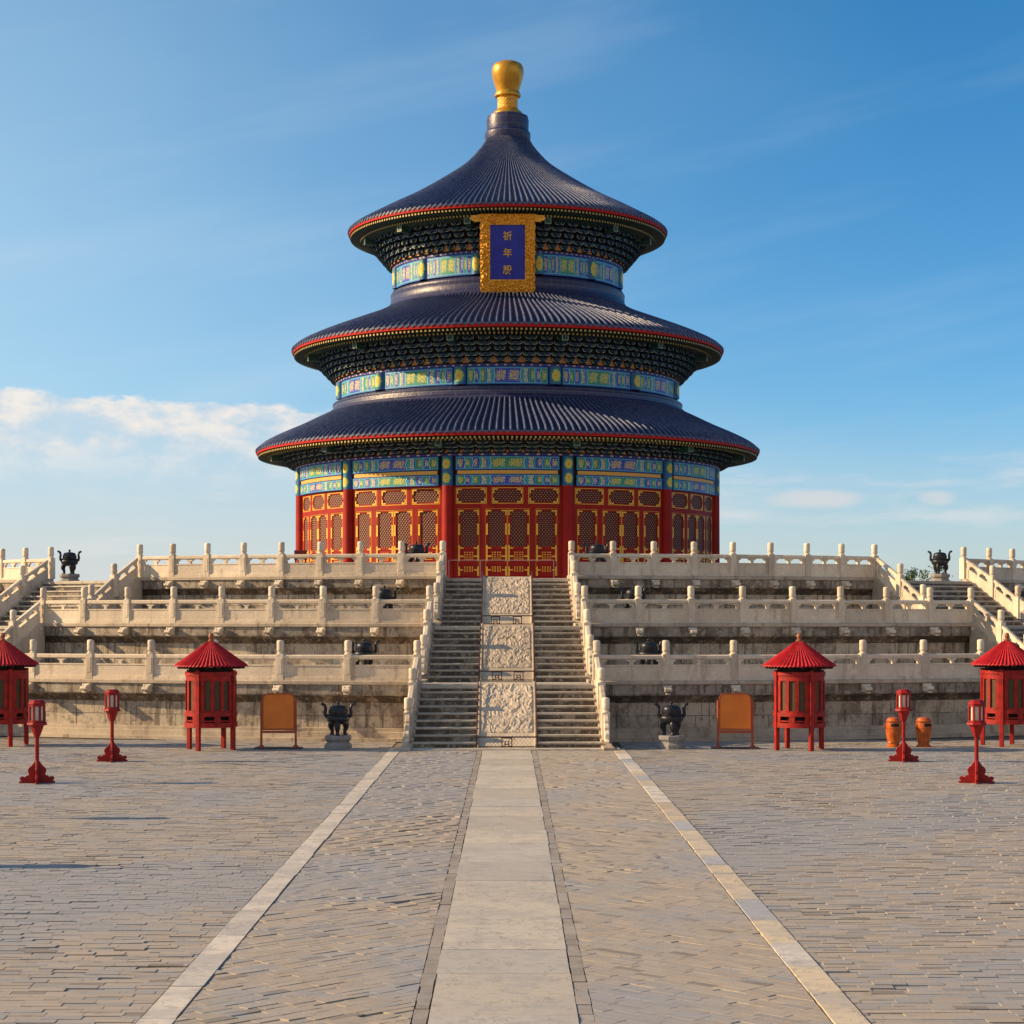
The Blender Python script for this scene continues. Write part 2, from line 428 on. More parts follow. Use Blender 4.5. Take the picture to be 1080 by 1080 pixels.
M['paint_blue'] = painted('painted_beam_blue', BLU, GRN, TEA)
M['paint_green'] = painted('painted_beam_green', (0.015, 0.26, 0.19), BLU, (0.015, 0.15, 0.48))
def flower_head():
    m, g, b = new_mat('painted_column_head')
    x, y, _ = g.xyz(uvc(g))
    fy = g.math('ABSOLUTE', g.math('MULTIPLY_ADD', g.math('FRACT', y), 2.0, -1.0))
    fx = g.math('ABSOLUTE', g.math('MULTIPLY_ADD', x, 2.0, -1.0))
    d = g.math('SQRT', g.math('ADD', g.math('POWER', g.math('MULTIPLY', fx, 1.5), 2.0), g.math('POWER', fy, 2.0)))
    nn = g.noise(g.comb(g.math('MULTIPLY', x, 7.0), g.math('MULTIPLY', y, 7.0)), 1.0, 2)
    dd = g.math('MULTIPLY_ADD', g.math('SUBTRACT', nn, 0.5), 0.7, d)
    base = g.ramp(dd, [(0.0, (0.5, 0.2, 0.03)), (0.15, (0.62, 0.48, 0.06)), (0.62, (0.08, 0.42, 0.30)), (0.74, (0.02, 0.16, 0.12)), (0.92, (0.02, 0.10, 0.34))], True)
    g.l.new(base, b.inputs['Base Color']); b.inputs['Roughness'].default_value = 0.5
    return m
M['head'] = flower_head()
def gilt_band():
    m, g, b = new_mat('gilded_orange_band')
    x, y, _ = g.xyz(uvc(g))
    n = g.noise(g.comb(g.math('MULTIPLY', x, 70.0), g.math('MULTIPLY', y, 5.0)), 1.0, 3, 0.6)
    g.l.new(g.ramp(n, [(0.0, (0.42, 0.07, 0.02)), (0.46, (0.62, 0.30, 0.05)), (0.60, (0.75, 0.48, 0.12))], False), b.inputs['Base Color'])
    b.inputs['Roughness'].default_value = 0.5
    return m
M['gilt_band'] = gilt_band()
def dots_band():
    m, g, b = new_mat('dotted_blue_moulding')
    x, y, _ = g.xyz(uvc(g))
    k = g.math('MULTIPLY', g.math('SINE', g.math('MULTIPLY', x, 2 * PI * 11)), g.math('SINE', g.math('MULTIPLY', y, PI)))
    g.l.new(g.mix(g.math('GREATER_THAN', k, 0.55), (0.02, 0.03, 0.22), (0.55, 0.42, 0.30)), b.inputs['Base Color'])
    b.inputs['Roughness'].default_value = 0.55
    return m
M['dots'] = dots_band()
def lattice_mat():
    m, g, b = new_mat('door_lattice')
    x, y, _ = g.xyz(uvc(g))
    k = 2 * PI / 0.165
    s = g.math('MULTIPLY', g.math('SINE', g.math('MULTIPLY', x, k)), g.math('SINE', g.math('MULTIPLY', y, k * 0.8)))
    c = g.ramp(s, [(0.0, (0.055, 0.004, 0.006)), (0.30, (0.13, 0.007, 0.007)), (0.55, (0.17, 0.008, 0.007)), (0.76, (0.72, 0.36, 0.10))], True)
    g.l.new(c, b.inputs['Base Color']); b.inputs['Roughness'].default_value = 0.6
    bump(g, b, s, 0.6, 0.03)
    return m
M['lattice'] = lattice_mat()
M['lattice_back'] = M['red_dark']
M['bronze'] = simple('dark_bronze', (0.018, 0.020, 0.026), (0.035, 0.040, 0.050), 6, 0.42, 0.6, bmp=0.3, bscale=25)
M['pedestal'] = simple('grey_pedestal_stone', (0.27, 0.26, 0.25), (0.20, 0.20, 0.20), 5, 0.8, bmp=0.4)
M['kiosk_red'] = simple('kiosk_red_paint', (0.36, 0.013, 0.008), (0.20, 0.007, 0.006), 5.0, 0.55, bmp=0.1, spec=0.3)
M['kiosk_roof'] = simple('kiosk_roof_red', (0.46, 0.009, 0.015), (0.29, 0.006, 0.010), 5.0, 0.6, bmp=0.1, spec=0.3)
M['kiosk_net'] = simple('kiosk_brown_mesh', (0.085, 0.055, 0.025), (0.065, 0.045, 0.022), 8, 0.8)
M['kiosk_dark'] = simple('kiosk_dark_interior', (0.02, 0.012, 0.010), None, rough=0.9)
M['paper'] = simple('lantern_paper', (0.62, 0.58, 0.50), (0.52, 0.48, 0.42), 4, 0.8)
M['lamp_red'] = simple('lamp_red_paint', (0.30, 0.010, 0.009), (0.22, 0.007, 0.007), 7, 0.5, bmp=0.15, spec=0.3)
M['board'] = simple('orange_wood_panel', (0.72, 0.20, 0.014), (0.62, 0.16, 0.012), 2.0, 0.5)
M['board_frame'] = simple('red_brown_wood', (0.38, 0.075, 0.016), (0.30, 0.055, 0.014), 5, 0.5)
M['board_base'] = simple('dark_steel_base', (0.05, 0.04, 0.045), None, rough=0.6)
M['urn'] = simple('orange_glaze', (0.50, 0.120, 0.014), (0.38, 0.075, 0.010), 5, 0.32)
M['urn_band'] = simple('dark_orange_glaze', (0.30, 0.06, 0.010), (0.36, 0.09, 0.012), 5, 0.35)
M['iron'] = simple('dark_red_iron', (0.055, 0.018, 0.016), None, rough=0.5)
M['pipe'] = simple('pale_pink_pipe', (0.42, 0.26, 0.24), None, rough=0.4)

# ------------------------------------------------------------------ ground
def brick_mat():
    m, g, b = new_mat('grey_paving_brick')
    at = g.node('ShaderNodeVertexColor', layer_name='Col').outputs[0]
    p = pos(g)
    big = g.noise(g.vmul(p, (0.16, 0.10, 1)), 1.0, 5, 0.6)
    base = g.mix(g.maprange(big, 0.46, 0.58, 0.0, 0.75), at, (0.262, 0.276, 0.305))
    mid = g.noise(g.vmul(p, (0.55, 0.9, 1)), 1.0, 6, 0.7)
    base = g.mix(g.maprange(mid, 0.54, 0.62, 0.0, 0.5), base, (0.255, 0.284, 0.335))
    fine = g.noise(p, 6.0, 5, 0.7)
    base = g.mix(g.maprange(fine, 0.50, 0.74, 0.0, 0.45), base, (0.34, 0.29, 0.23))
    dirt = g.noise(p, 2.3, 6, 0.7)
    base = g.mix(g.maprange(dirt, 0.56, 0.72, 0.0, 0.4), base, (0.11, 0.095, 0.08))
    g.l.new(base, b.inputs['Base Color']); b.inputs['Roughness'].default_value = 0.75
    bump(g, b, g.noise(p, 18.0, 5, 0.7), 0.3, 0.02)
    return m
M['brick'] = brick_mat()
def ground_mat():
    m, g, b = new_mat('ground_dust')
    p = pos(g)
    g.l.new(g.mix(g.maprange(g.noise(p, 0.6, 5), 0.3, 0.7), (0.17, 0.145, 0.12), (0.10, 0.09, 0.08)), b.inputs['Base Color'])
    b.inputs['Roughness'].default_value = 0.9
    return m
gm = MB(); gm.add([(-3000, -3000, -0.03), (3000, -3000, -0.03), (3000, 3000, -0.03), (-3000, 3000, -0.03)], [(0, 1, 2, 3)])
tag(gm.build('ground', ground_mat()), kind='structure')

def clip_rect(poly, x0, x1, y0, y1):
    for ax, lim, sg in ((0, x0, 1), (0, x1, -1), (1, y0, 1), (1, y1, -1)):
        out = []
        for i in range(len(poly)):
            p, q = poly[i - 1], poly[i]
            dp, dq = sg * (p[ax] - lim), sg * (q[ax] - lim)
            if (dp >= 0) != (dq >= 0):
                t = dp / (dp - dq); out.append((p[0] + (q[0] - p[0]) * t, p[1] + (q[1] - p[1]) * t))
            if dq >= 0: out.append(q)
        poly = out
        if len(poly) < 3: return []
    return poly
def bricks(name, x0, x1, y0, y1, ang=0.0, bl=0.42, bw=0.18, warm=0.6, amp=0.0075):
    """individually laid worn bricks; ang turns the bond; clipped to the rectangle by brick centre"""
    mb = MB(); mb.c = []
    ca, sa = math.cos(ang), math.sin(ang)
    cx, cy = (x0 + x1) / 2, (y0 + y1) / 2
    ext = math.hypot(x1 - x0, y1 - y0) / 2 + 1 if ang else None
    ux = (-ext, ext) if ang else ((x0 - x1) / 2, (x1 - x0) / 2)
    uy = (-ext, ext) if ang else ((y0 - y1) / 2, (y1 - y0) / 2)
    row = 0; v = uy[0]
    while v < uy[1]:
        u = ux[0] - random.random() * bl
        while u < ux[1]:
            L = bl * random.uniform(0.9, 1.06)
            ga = random.uniform(0.0015, 0.005)
            pts = [(u + ga, v + ga), (u + L - ga, v + ga), (u + L - ga, v + bw - ga), (u + ga, v + bw - ga)]
            W = []
            ok = True
            for (a, b) in pts:
                X = cx + a * ca - b * sa; Y = cy + a * sa + b * ca
                W.append((X, Y))
            mx = sum(q[0] for q in W) / 4; my = sum(q[1] for q in W) / 4
            C_ = clip_rect(W, x0, x1, y0, y1)
            if C_:
                lump = mnoise.noise(Vector((mx * 0.35, my * 0.35, 3.0)))
                k = 0.78 * amp * (0.5 + 1.1 * max(0.0, lump + 0.15))
                h = random.gauss(0, k) * (1 if random.random() < 0.55 else 0.45)
                tx, ty = random.gauss(0, 1.6 * k), random.gauss(0, 2.4 * k)
                if random.random() < 0.06: h -= random.uniform(0.004, 0.012)
                q = random.random(); d = random.uniform(0.90, 1.07)
                if q < warm: c = (0.340 * d, 0.298 * d, 0.252 * d)
                elif q < 0.95: c = (0.292 * d, 0.280 * d, 0.270 * d)
                else: c = (0.21 * d, 0.185 * d, 0.16 * d)
                n = len(C_)
                tz = [h + tx * (X - mx) + ty * (Y - my) for X, Y in C_]
                mb.add([(X, Y, z) for (X, Y), z in zip(C_, tz)] + [(X, Y, -0.028) for X, Y in C_],
                       [tuple(range(n))] + [(i, i + n, (i + 1) % n + n, (i + 1) % n) for i in range(n)])
                mb.c.extend([(*c, 1)] * (2 * n))
            u += L
        v += bw; row += 1
    return tag(mb.build(name, M['brick']), kind='structure')
YN, YF = -98.0, -44.0
PH, SI, SO = 0.81, 3.52, 3.90
bricks('plaza_left', -26, -SO - 0.02, YN, YF)
bricks('plaza_right', SO + 0.02, 26, YN, YF)
bricks('paved_bay_left', -SI + 0.02, -PH - 0.18, YN, -49.0, R_(45), amp=0.0075, warm=0.85, bw=0.165)
bricks('paved_bay_right', PH + 0.18, SI - 0.02, YN, -49.0, R_(-45), amp=0.0034, warm=0.88, bw=0.165)

def slab_mat(name, rough=0.55):
    m, g, b = new_mat(name)
    at = g.node('ShaderNodeVertexColor', layer_name='Col').outputs[0]
    p = pos(g)
    n = g.noise(p, 0.8, 6, 0.65)
    base = g.mix(g.maprange(n, 0.46, 0.60, 0.0, 0.6), at, (0.38, 0.36, 0.335))
    n2 = g.noise(p, 4.5, 5, 0.7)
    base = g.mix(g.maprange(n2, 0.52, 0.66, 0.0, 0.45), base, (0.27, 0.24, 0.20))
    n3 = g.noise(p, 1.7, 7, 0.75)
    base = g.mix(g.maprange(n3, 0.52, 0.60, 0.0, 0.5), base, (0.33, 0.325, 0.32))
    crk = g.math('ABSOLUTE', g.math('SUBTRACT', g.noise(g.vmul(p, (0.9, 0.55, 1)), 1.0, 6, 0.62), 0.5))
    base = g.mix(g.maprange(crk, 0.006, 0.0, 0.0, 0.55), base, (0.12, 0.10, 0.085))
    g.l.new(base, b.inputs['Base Color']); b.inputs['Roughness'].default_value = rough
    bump(g, b, g.noise(p, 7.0, 5, 0.65), 0.25, 0.02)
    return m
M['slab'] = slab_mat('worn_marble_slab')
def slabs(name, x0, x1, y0, y1, lmin, lmax, cols, z=0.006, jit=0.003):
    mb = MB(); mb.c = []
    y = y0
    while y < y1:
        L = random.uniform(lmin, lmax); ye = min(y + L, y1)
        c = random.choice(cols); d = random.uniform(0.93, 1.07)
        h = z + random.gauss(0, jit); g_ = 0.004
        e = [random.gauss(0, 0.006) for _ in range(2)]
        vs = [(x0 + e[0], y + g_, h), (x1 + e[1], y + g_, h), (x1 + e[1], ye - g_, h), (x0 + e[0], ye - g_, h)]
        mb.add(vs + [(a, b, -0.028) for a, b, _ in vs], [(0, 1, 2, 3), (0, 4, 5, 1), (1, 5, 6, 2), (2, 6, 7, 3), (3, 7, 4, 0)])
        mb.c.extend([(c[0] * d, c[1] * d, c[2] * d, 1)] * 8)
        y = ye
    return tag(mb.build(name, M['slab']), kind='structure')
MC = [(0.50, 0.46, 0.39), (0.47, 0.43, 0.365), (0.52, 0.475, 0.40), (0.44, 0.42, 0.385)]
slabs('central_path', -PH, PH, YN, -49.3, 1.6, 3.0, MC)
slabs('path_edge_left', -PH - 0.17, -PH - 0.01, YN, -49.3, 0.4, 0.55, [(0.31, 0.27, 0.225), (0.27, 0.24, 0.205)], 0.0)
slabs('path_edge_right', PH + 0.01, PH + 0.17, YN, -49.3, 0.4, 0.55, [(0.31, 0.27, 0.225), (0.27, 0.24, 0.205)], 0.0)
slabs('white_strip_left', -SO, -SI, YN, -49.0, 1.3, 2.4, [(0.56, 0.52, 0.46), (0.52, 0.485, 0.43), (0.59, 0.54, 0.47)], 0.010)
slabs('white_strip_right', SI, SO, YN, -49.0, 1.1, 2.2, [(0.56, 0.47, 0.33), (0.62, 0.58, 0.52), (0.50, 0.41, 0.28), (0.36, 0.38, 0.42), (0.56, 0.48, 0.35)], 0.014)

# ------------------------------------------------------------------ terrace
ZD = [0.0, 2.05, 4.08, 6.03]
RT = [None, 45.5, 40.0, 34.0]
SIDE = 32.2
terrace = thing('marble_terrace', 'three tiered round pale stone terrace carrying the red hall', 'terrace')
def gargoyle_mesh():
    mb = MB()
    # a blocky dragon head pointing to -Y: neck block, brow, snout, lower jaw, ears
    mb.prism([(0.10, 0.02), (-0.12, 0.0), (-0.20, 0.05), (-0.34, 0.06), (-0.37, 0.12), (-0.34, 0.19), (-0.24, 0.20), (-0.17, 0.27), (0.0, 0.30), (0.10, 0.29)], -0.125, 0.125, axis='x')
    mb.prism([(-0.10, 0.0), (-0.30, -0.045), (-0.31, 0.005), (-0.18, 0.035)], -0.09, 0.09, axis='x')
    for s in (-1, 1):
        mb.box(s * 0.13 - 0.03, s * 0.13 + 0.03, -0.16, 0.02, 0.16, 0.30)
        mb.box(s * 0.08 - 0.03, s * 0.08 + 0.03, -0.25, -0.19, 0.20, 0.245)
    return mb.mesh('waterspout', [M['marble']], None, 0.022, 2)
GARG = gargoyle_mesh()
def post_angles(t):
    if t == 1: a = [4.0 + 3.12 * k for k in range(8)] + [SIDE - 4.0]
    else:
        a0 = (4.24, 4.47)[t - 2]; a1 = SIDE - a0
        a = [a0 + (a1 - a0) * k / 8 for k in range(9)]
    return a
def outer_angles(t):
    h = (4.0, 4.24, 4.47)[t - 1]
    return [SIDE + h + 3.0 * k for k in range(6 if t < 3 else 8)]
for t in (1, 2, 3):
    R0 = RT[t]; zb = ZD[t - 1]; zt = ZD[t] + 0.12; H = zt - zb
    tier = place('terrace_tier', None, terrace) if False else None
    mb = MB()
    N, A0, A1 = 150, -120, 120
    z_c0 = zb + H * 0.755; z_cv = zb + H * 0.635; z_w = zb + H * 0.225
    def L(prof, mat): mb.lathe(prof, N, A0, A1, mat, uvm=True)
    # cornice slab with thin top fillet
    h_ = (4.0, 4.24, 4.47)[t - 1] + 0.15
    for (g0, g1) in ((-120, -SIDE - h_), (-SIDE + h_, -h_), (h_, SIDE - h_), (SIDE + h_, 120)):
        mb.lathe([(R0 - 0.24, ZD[t] - 0.03), (R0 - 0.24, zt), (R0 + 0.16, zt), (R0 + 0.20, zt - 0.03), (R0 + 0.20, zt - 0.13), (R0 + 0.13, zt - 0.15)], 40, g0, g1, 0, uvm=True)
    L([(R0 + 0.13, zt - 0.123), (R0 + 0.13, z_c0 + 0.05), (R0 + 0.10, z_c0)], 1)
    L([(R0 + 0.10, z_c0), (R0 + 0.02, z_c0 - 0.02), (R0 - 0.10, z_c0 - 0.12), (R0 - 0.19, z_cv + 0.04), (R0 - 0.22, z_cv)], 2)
    L([(R0 - 0.22, z_cv), (R0 - 0.22, z_w)], 3)
    L([(R0 - 0.22, z_w), (R0 - 0.10, z_w - 0.02), (R0 - 0.10, z_w - 0.14), (R0 - 0.04, z_w - 0.16), (R0 - 0.03, zb + 0.13), (R0 + 0.10, zb + 0.12), (R0 + 0.10, zb)], 4)
    L([(R0 - (6.4 if t < 3 else 33.9), ZD[t]), (R0 + 0.12, ZD[t])], 5)
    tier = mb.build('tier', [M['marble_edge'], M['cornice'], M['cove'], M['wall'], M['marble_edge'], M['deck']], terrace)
    angs = []
    for sgn in (-1, 1):
        angs += [sgn * a for a in post_angles(t)[1:]] + [sgn * a for a in outer_angles(t)[1:]]
    for a in angs:
        k = place('waterspout', GARG, tier, pol(R0 + 0.16, a, zt - 0.46), R_(a + random.uniform(-4, 4)))

# ------------------------------------------------------------------ balustrades
PH_ = 1.43
def post_mesh():
    mb = MB()
    hw = 0.135
    mb.box(-hw, hw, -hw, hw, 0, 0.93)
    for s in (-1, 1):                                   # sunk panel borders on the faces
        mb.box(-0.085, 0.085, s * hw - 0.012, s * hw + 0.012, 0.22, 0.80)
    body = mb.mesh('post', [M['marble']], None, 0.02, 2)
    cb = MB()
    cb.lathe([(0.0, 0.93), (0.135, 0.93), (0.135, 0.965), (0.098, 0.99), (0.098, 1.01), (0.128, 1.04), (0.132, 1.10), (0.126, 1.20), (0.132, 1.30), (0.128, 1.385), (0.108, 1.42), (0.06, 1.432), (0.0, 1.434)], 14)
    cap = cb.mesh('capital', [M['marble']], 50)
    return body, cap
POST, CAP = post_mesh()
def panel_mesh(L, drop=0.0):
    """pierced marble panel spanning x 0..L, z falls by drop along it"""
    mb = MB()
    n = 1
    def sh(x): return -drop * x / L
    def piece(poly, y0, y1):
        # subdivide long straight runs is unnecessary: the shear is linear
        mb.prism([(x, z + sh(x)) for x, z in poly], y0, y1)
    piece([(0, 0), (L, 0), (L, 0.09), (0, 0.09)], -0.125, 0.125)
    piece([(0, 0.09), (L, 0.09), (L, 0.56), (0, 0.56)], -0.065, 0.065)
    e = 0.10
    for y in (-1, 1):                                   # raised border framing a sunk field
        a, b = (0.065, 0.085) if y > 0 else (-0.085, -0.065)
        piece([(0, 0.09), (L, 0.09), (L, 0.14), (0, 0.14)], a, b)
        piece([(0, 0.51), (L, 0.51), (L, 0.56), (0, 0.56)], a, b)
        piece([(0, 0.14), (e, 0.14), (e, 0.51), (0, 0.51)], a, b)
        piece([(L - e, 0.14), (L, 0.14), (L, 0.51), (L - e, 0.51)], a, b)
    z0, z1 = 0.56, 0.745
    # centre vase with cloud head
    c = L / 2; w = 0.21
    piece([(c - 0.06, z0), (c + 0.06, z0), (c + 0.075, z0 + 0.06), (c + 0.045, z0 + 0.10), (c + w * 0.55, z0 + 0.115), (c + w * 0.8, z0 + 0.15), (c + w * 0.75, z0 + 0.165), (c + w, z1), (c - w, z1), (c - w * 0.75, z0 + 0.165), (c - w * 0.8, z0 + 0.15), (c - w * 0.55, z0 + 0.115), (c - 0.045, z0 + 0.10), (c - 0.075, z0 + 0.06)], -0.055, 0.055)
    for s in (0, 1):
        pts = [(0, z0), (0.13, z0), (0.15, z0 + 0.06), (0.115, z0 + 0.10), (0.13 + w * 0.3, z0 + 0.115), (0.14 + w * 0.45, z0 + 0.155), (0.13 + w * 0.45, z0 + 0.18), (0.13 + w * 0.7, z1), (0, z1)]
        if s: pts = [(L - x, z) for x, z in reversed(pts)]
        piece(pts, -0.055, 0.055)
    # top rail, eight-sided
    mb2 = [(-0.06, z1), (0.06, z1), (0.10, z1 + 0.035), (0.10, z1 + 0.13), (0.06, z1 + 0.165), (-0.06, z1 + 0.165), (-0.10, z1 + 0.13), (-0.10, z1 + 0.035)]
    vs = [(0, y, z + sh(0)) for y, z in mb2] + [(L, y, z + sh(L)) for y, z in mb2]
    k = len(mb2)
    mb.add(vs, [tuple(range(k)), tuple(range(2 * k - 1, k - 1, -1))] + [(i, i + k, (i + 1) % k + k, (i + 1) % k) for i in range(k)])
    return mb.mesh('panel', [M['marble']], None, 0.008, 1)
PCACHE = {}
def get_panel(L, drop=0.0):
    key = (round(L, 3), round(drop, 3))
    if key not in PCACHE: PCACHE[key] = panel_mesh(L, drop)
    return PCACHE[key]
def add_post(parent, p, rz):
    o = place('post', POST, parent, p, rz); place('capital', CAP, o)
    return o
def span(parent, p, q, half=0.12):
    """panel between two post bases p -> q (local coords)"""
    d = Vector((q[0] - p[0], q[1] - p[1], 0)); ln = d.length; d.normalize()
    L = ln - 2 * half; drop = (p[2] - q[2])
    a = Vector(p) + d * half; f = drop / ln
    place('panel', get_panel(L, f * L), parent, (a.x, a.y, p[2] - f * half), math.atan2(d.y, d.x))
def run(label, t, angs):
    z = ZD[t] + 0.12; r = RT[t] - 0.02
    base = pol(r, angs[len(angs) // 2], z)
    th = thing('marble_balustrade', label, 'balustrade', base, 0, 'pierced marble balustrades around the terrace and stairs')
    pts = [local(base, pol(r, a, z)) for a in angs]
    for i, (p, a) in enumerate(zip(pts, angs)):
        add_post(th, p, R_(a))
    for p, q in zip(pts, pts[1:]): span(th, p, q)
    return th
TN = {1: 'lowest', 2: 'middle', 3: 'top'}
for t in (1, 2, 3):
    for sgn, sd in ((-1, 'left'), (1, 'right')):
        run(f'pale pierced balustrade along the {TN[t]} tier between central and {sd} stairs', t, [sgn * a for a in post_angles(t)])
        run(f'pale balustrade on the {TN[t]} tier beyond the {sd} side staircase', t, [sgn * a for a in outer_angles(t)])

# ------------------------------------------------------------------ staircases
def bofs(r): return 2.65 + (r - 34.0) * 0.0452         # balustrade line from the stair axis
FL = [(49.2, 45.68, 0.0, 2.05), (43.25, 40.18, 2.05, 4.08), (37.25, 34.18, 4.08, 6.03)]
NS = 9
DW = 0.99
def drum_poly(h=0.86):
    # scalloped end stone, x outward from last post, z up
    return [(0, -0.02), (0, h), (0.10, h), (0.14, h - 0.07), (0.27, h - 0.12), (0.34, h - 0.20), (0.34, h - 0.29), (0.48, h - 0.33), (0.55, h - 0.42), (0.54, h - 0.50), (0.66, h - 0.53), (0.74, h - 0.60), (0.75, h - 0.70), (0.68, h - 0.78), (0.86, -0.02)]
DRUM = None
def staircase(axis_deg, label, side):
    """local frame: -Y is outward from the hall, X to the right; turned to axis_deg"""
    st = thing('stone_staircase', label, 'staircase', (0, 0, 0), R_(axis_deg), 'stone staircases up the terrace')
    for (r0, r1, z0, z1) in FL:
        rise = (z1 - z0) / NS; run_ = (r0 - r1) / NS
        for i in range(NS):
            ra = r0 - i * run_
            zt = z0 + (i + 1) * rise
            w0 = bofs(ra) - 0.19
            spans = [(-w0, w0)] if side else [(-w0, -DW - 0.02), (DW + 0.02, w0)]
            for (xa, xb) in spans:
                mb = MB()
                jit = random.gauss(0, 0.006)
                mb.box(xa, xb, -ra - 0.035 + jit, -ra + run_ + (0.02 if i < NS - 1 else 0.30), zt - (0.062 if i < NS - 1 else 0.13), zt, 0)
                mb.box(xa + 0.004, xb - 0.004, -ra + 0.005, -ra + run_ + 0.3, z0 - 0.05 if i == 0 else zt - rise - 0.05, zt - (0.0625 if i < NS - 1 else 0.1305), 1)
                me = mb.mesh('step', [M['tread'], M['riser']], None, 0.016, 2)
                place('step', me, st)
        # cheek walls under the balustrades
        for s in (-1, 1):
            ba, bb = bofs(r0), bofs(r1)
            mb = MB()
            vs = []
            for r, b in ((r0 + 0.35, bofs(r0 + 0.35)), (r0, ba), (r1 - 0.3, bofs(r1 - 0.3))):
                zz = z0 + 0.12 if r >= r0 else z1 + 0.12
                for dx in (-0.19, 0.19):
                    vs += [(s * b + dx, -r, z0 - 0.02), (s * b + dx, -r, zz)]
            # profile polygon along the slope
            prof = [(r0 + 0.95, z0 - 0.02), (r0 + 0.95, z0 + 0.10), (r0 + 0.02, z0 + 0.12), (r1, z1 + 0.12), (r1 - 0.25, z1 + 0.12), (r1 - 0.25, z0 - 0.02)]
            n = len(prof)
            v1 = [(s * bofs(r) - 0.19, -r, z) for r, z in prof]; v2 = [(s * bofs(r) + 0.19, -r, z) for r, z in prof]
            mb.add(v1 + v2, [tuple(range(n)), tuple(range(2 * n - 1, n - 1, -1))] + [(i, (i + 1) % n, (i + 1) % n + n, i + n) for i in range(n)])
            mb.build('cheek_wall', M['marble_edge'], st, None, 0.012)
    return st
def stair_rail(axis_deg, label, fl, s):
    r0, r1, z0, z1 = fl
    M_ = Matrix.Rotation(R_(axis_deg), 4, 'Z')
    base = tuple(M_ @ Vector((s * bofs(r0), -r0, z0 + 0.12)))
    th = thing('marble_balustrade', label, 'balustrade', base, R_(axis_deg), 'pierced marble balustrades around the terrace and stairs')
    o = Vector((s * bofs(r0), -r0, z0 + 0.12))
    def P(k):                                         # k = 0 at the top, 1 at the foot
        r = r1 - 0.18 + (r0 - r1 - 0.10) * k
        z = z1 + 0.12 - (z1 - z0) * max(0.0, (r - r1) / (r0 - r1))
        return tuple(Vector((s * bofs(r), -r, z)) - o)
    pts = [P(0), P(0.52), P(1.0)]
    rz = [0, 0, 0]
    for p in pts[1:]: add_post(th, p, 0)
    for p, q in zip(pts, pts[1:]): span(th, p, q, 0.12)
    # drum stone at the foot
    mb = MB()
    poly = drum_poly()
    e = pts[-1]
    mb.prism([(-x, z) for x, z in poly], -0.075, 0.075, axis='x')
    dm = mb.build('drum_stone', M['marble'], th, None, 0.015, (e[0], e[1] - 0.12, e[2]))
    dd = MB(); dd.lathe([(0.0, -0.10), (0.11, -0.10), (0.13, -0.08), (0.13, 0.08), (0.11, 0.10), (0.0, 0.10)], 18, M=Matrix.Translation((0, -0.20, 0.42)) @ Matrix.Rotation(R_(90), 4, 'Y'))
    dd.build('drum', M['marble'], dm, 40)
    return th
FN = ['lowest', 'middle', 'top']
for ax, nm in ((0, 'central'), (-SIDE, 'left side'), (SIDE, 'right side')):
    lab = {'central': 'wide central stone staircase split by a carved ramp', 'left side': 'stone side staircase at the left edge of the terrace', 'right side': 'stone side staircase at the right edge of the terrace'}[nm]
    st = staircase(ax, lab, nm != 'central')
    if nm == 'central': central = st
    for k in range(3):
        for s, sn in ((-1, 'left'), (1, 'right')):
            stair_rail(ax, f'sloping balustrade on the {sn} side of the {FN[k]} flight of the {nm} stairs', FL[k], s)

# carved ramps (relief grids) in the middle of the central stairs
for k, (r0, r1, z0, z1) in enumerate(FL):
    NX, NY = 100, 150
    toe = 0.16
    mb = MB(); vs = []; fs = []
    for j in range(NY + 1):
        v = j / NY
        r = r0 + 0.05 - (r0 - r1 + 0.0) * v
        z = z0 + 0.10 + (z1 - z0) * v * 0.985
        for i in range(NX + 1):
            x = -0.93 + 1.86 * i / NX
            u = x / 0.93
            e = 0.0
            inside = abs(u) < 0.92 and 0.20 < v < 0.965
            # rounded top shoulders of the field
            if inside and v > 0.88 and abs(u) > 0.80: inside = (abs(u) - 0.80) ** 2 / 0.01 + (v - 0.88) ** 2 / 0.0072 < 1
            if inside:
                q = Vector((x * 4.6, v * 13.0 + 13 * k, 0.5))
                wv = Vector((mnoise.noise(q * 0.9), mnoise.noise(q * 0.9 + Vector((5, 2, 1))), 0)) * 1.1
                a = mnoise.noise(q * 1.1 + wv)
                rd = 1.0 - abs(a) * 2.6
                b = 1.0 - abs(mnoise.noise(q * 2.4 + wv * 1.6)) * 2.4
                e = 0.026 * max(0, rd) + 0.020 * max(0, b) - 0.018
                e += 0.03
            elif 0.015 < v < 0.155 and abs(u) < 0.9:
                e = 0.006 * math.sin(abs(u) * 46) * math.sin(v * 95)
            n_ = Vector((0, -(z1 - z0), (r0 - r1))).normalized()
            vs.append((x, -r + n_.y * e, z + n_.z * e))
    for j in range(NY):
        for i in range(NX):
            a = j * (NX + 1) + i; fs.append((a, a + 1, a + NX + 2, a + NX + 1))
    mb.add(vs, fs)
    ramp_o = mb.build('carved_ramp', M['relief'], central, 60)
    fb = MB()
    prof = [(r0 + 0.06, z0 - 0.05), (r0 + 0.06, z0 + 0.06), (r1 - 0.02, z1 + 0.02), (r1 - 0.3, z1 + 0.02), (r1 - 0.3, z0 - 0.05)]
    fb.prism([(-r, z) for r, z in prof], -DW, DW, axis='x')
    fb.prism([(-r0 - 0.10, z0), (-r0 - 0.10, z0 + 0.16), (-r1, z1 + 0.12), (-r1, z1)], -0.985, -0.93, axis='x')
    fb.prism([(-r0 - 0.10, z0), (-r0 - 0.10, z0 + 0.16), (-r1, z1 + 0.12), (-r1, z1)], 0.93, 0.985, axis='x')
    fb.build('ramp_border', M['relief'], central, None, 0.01)
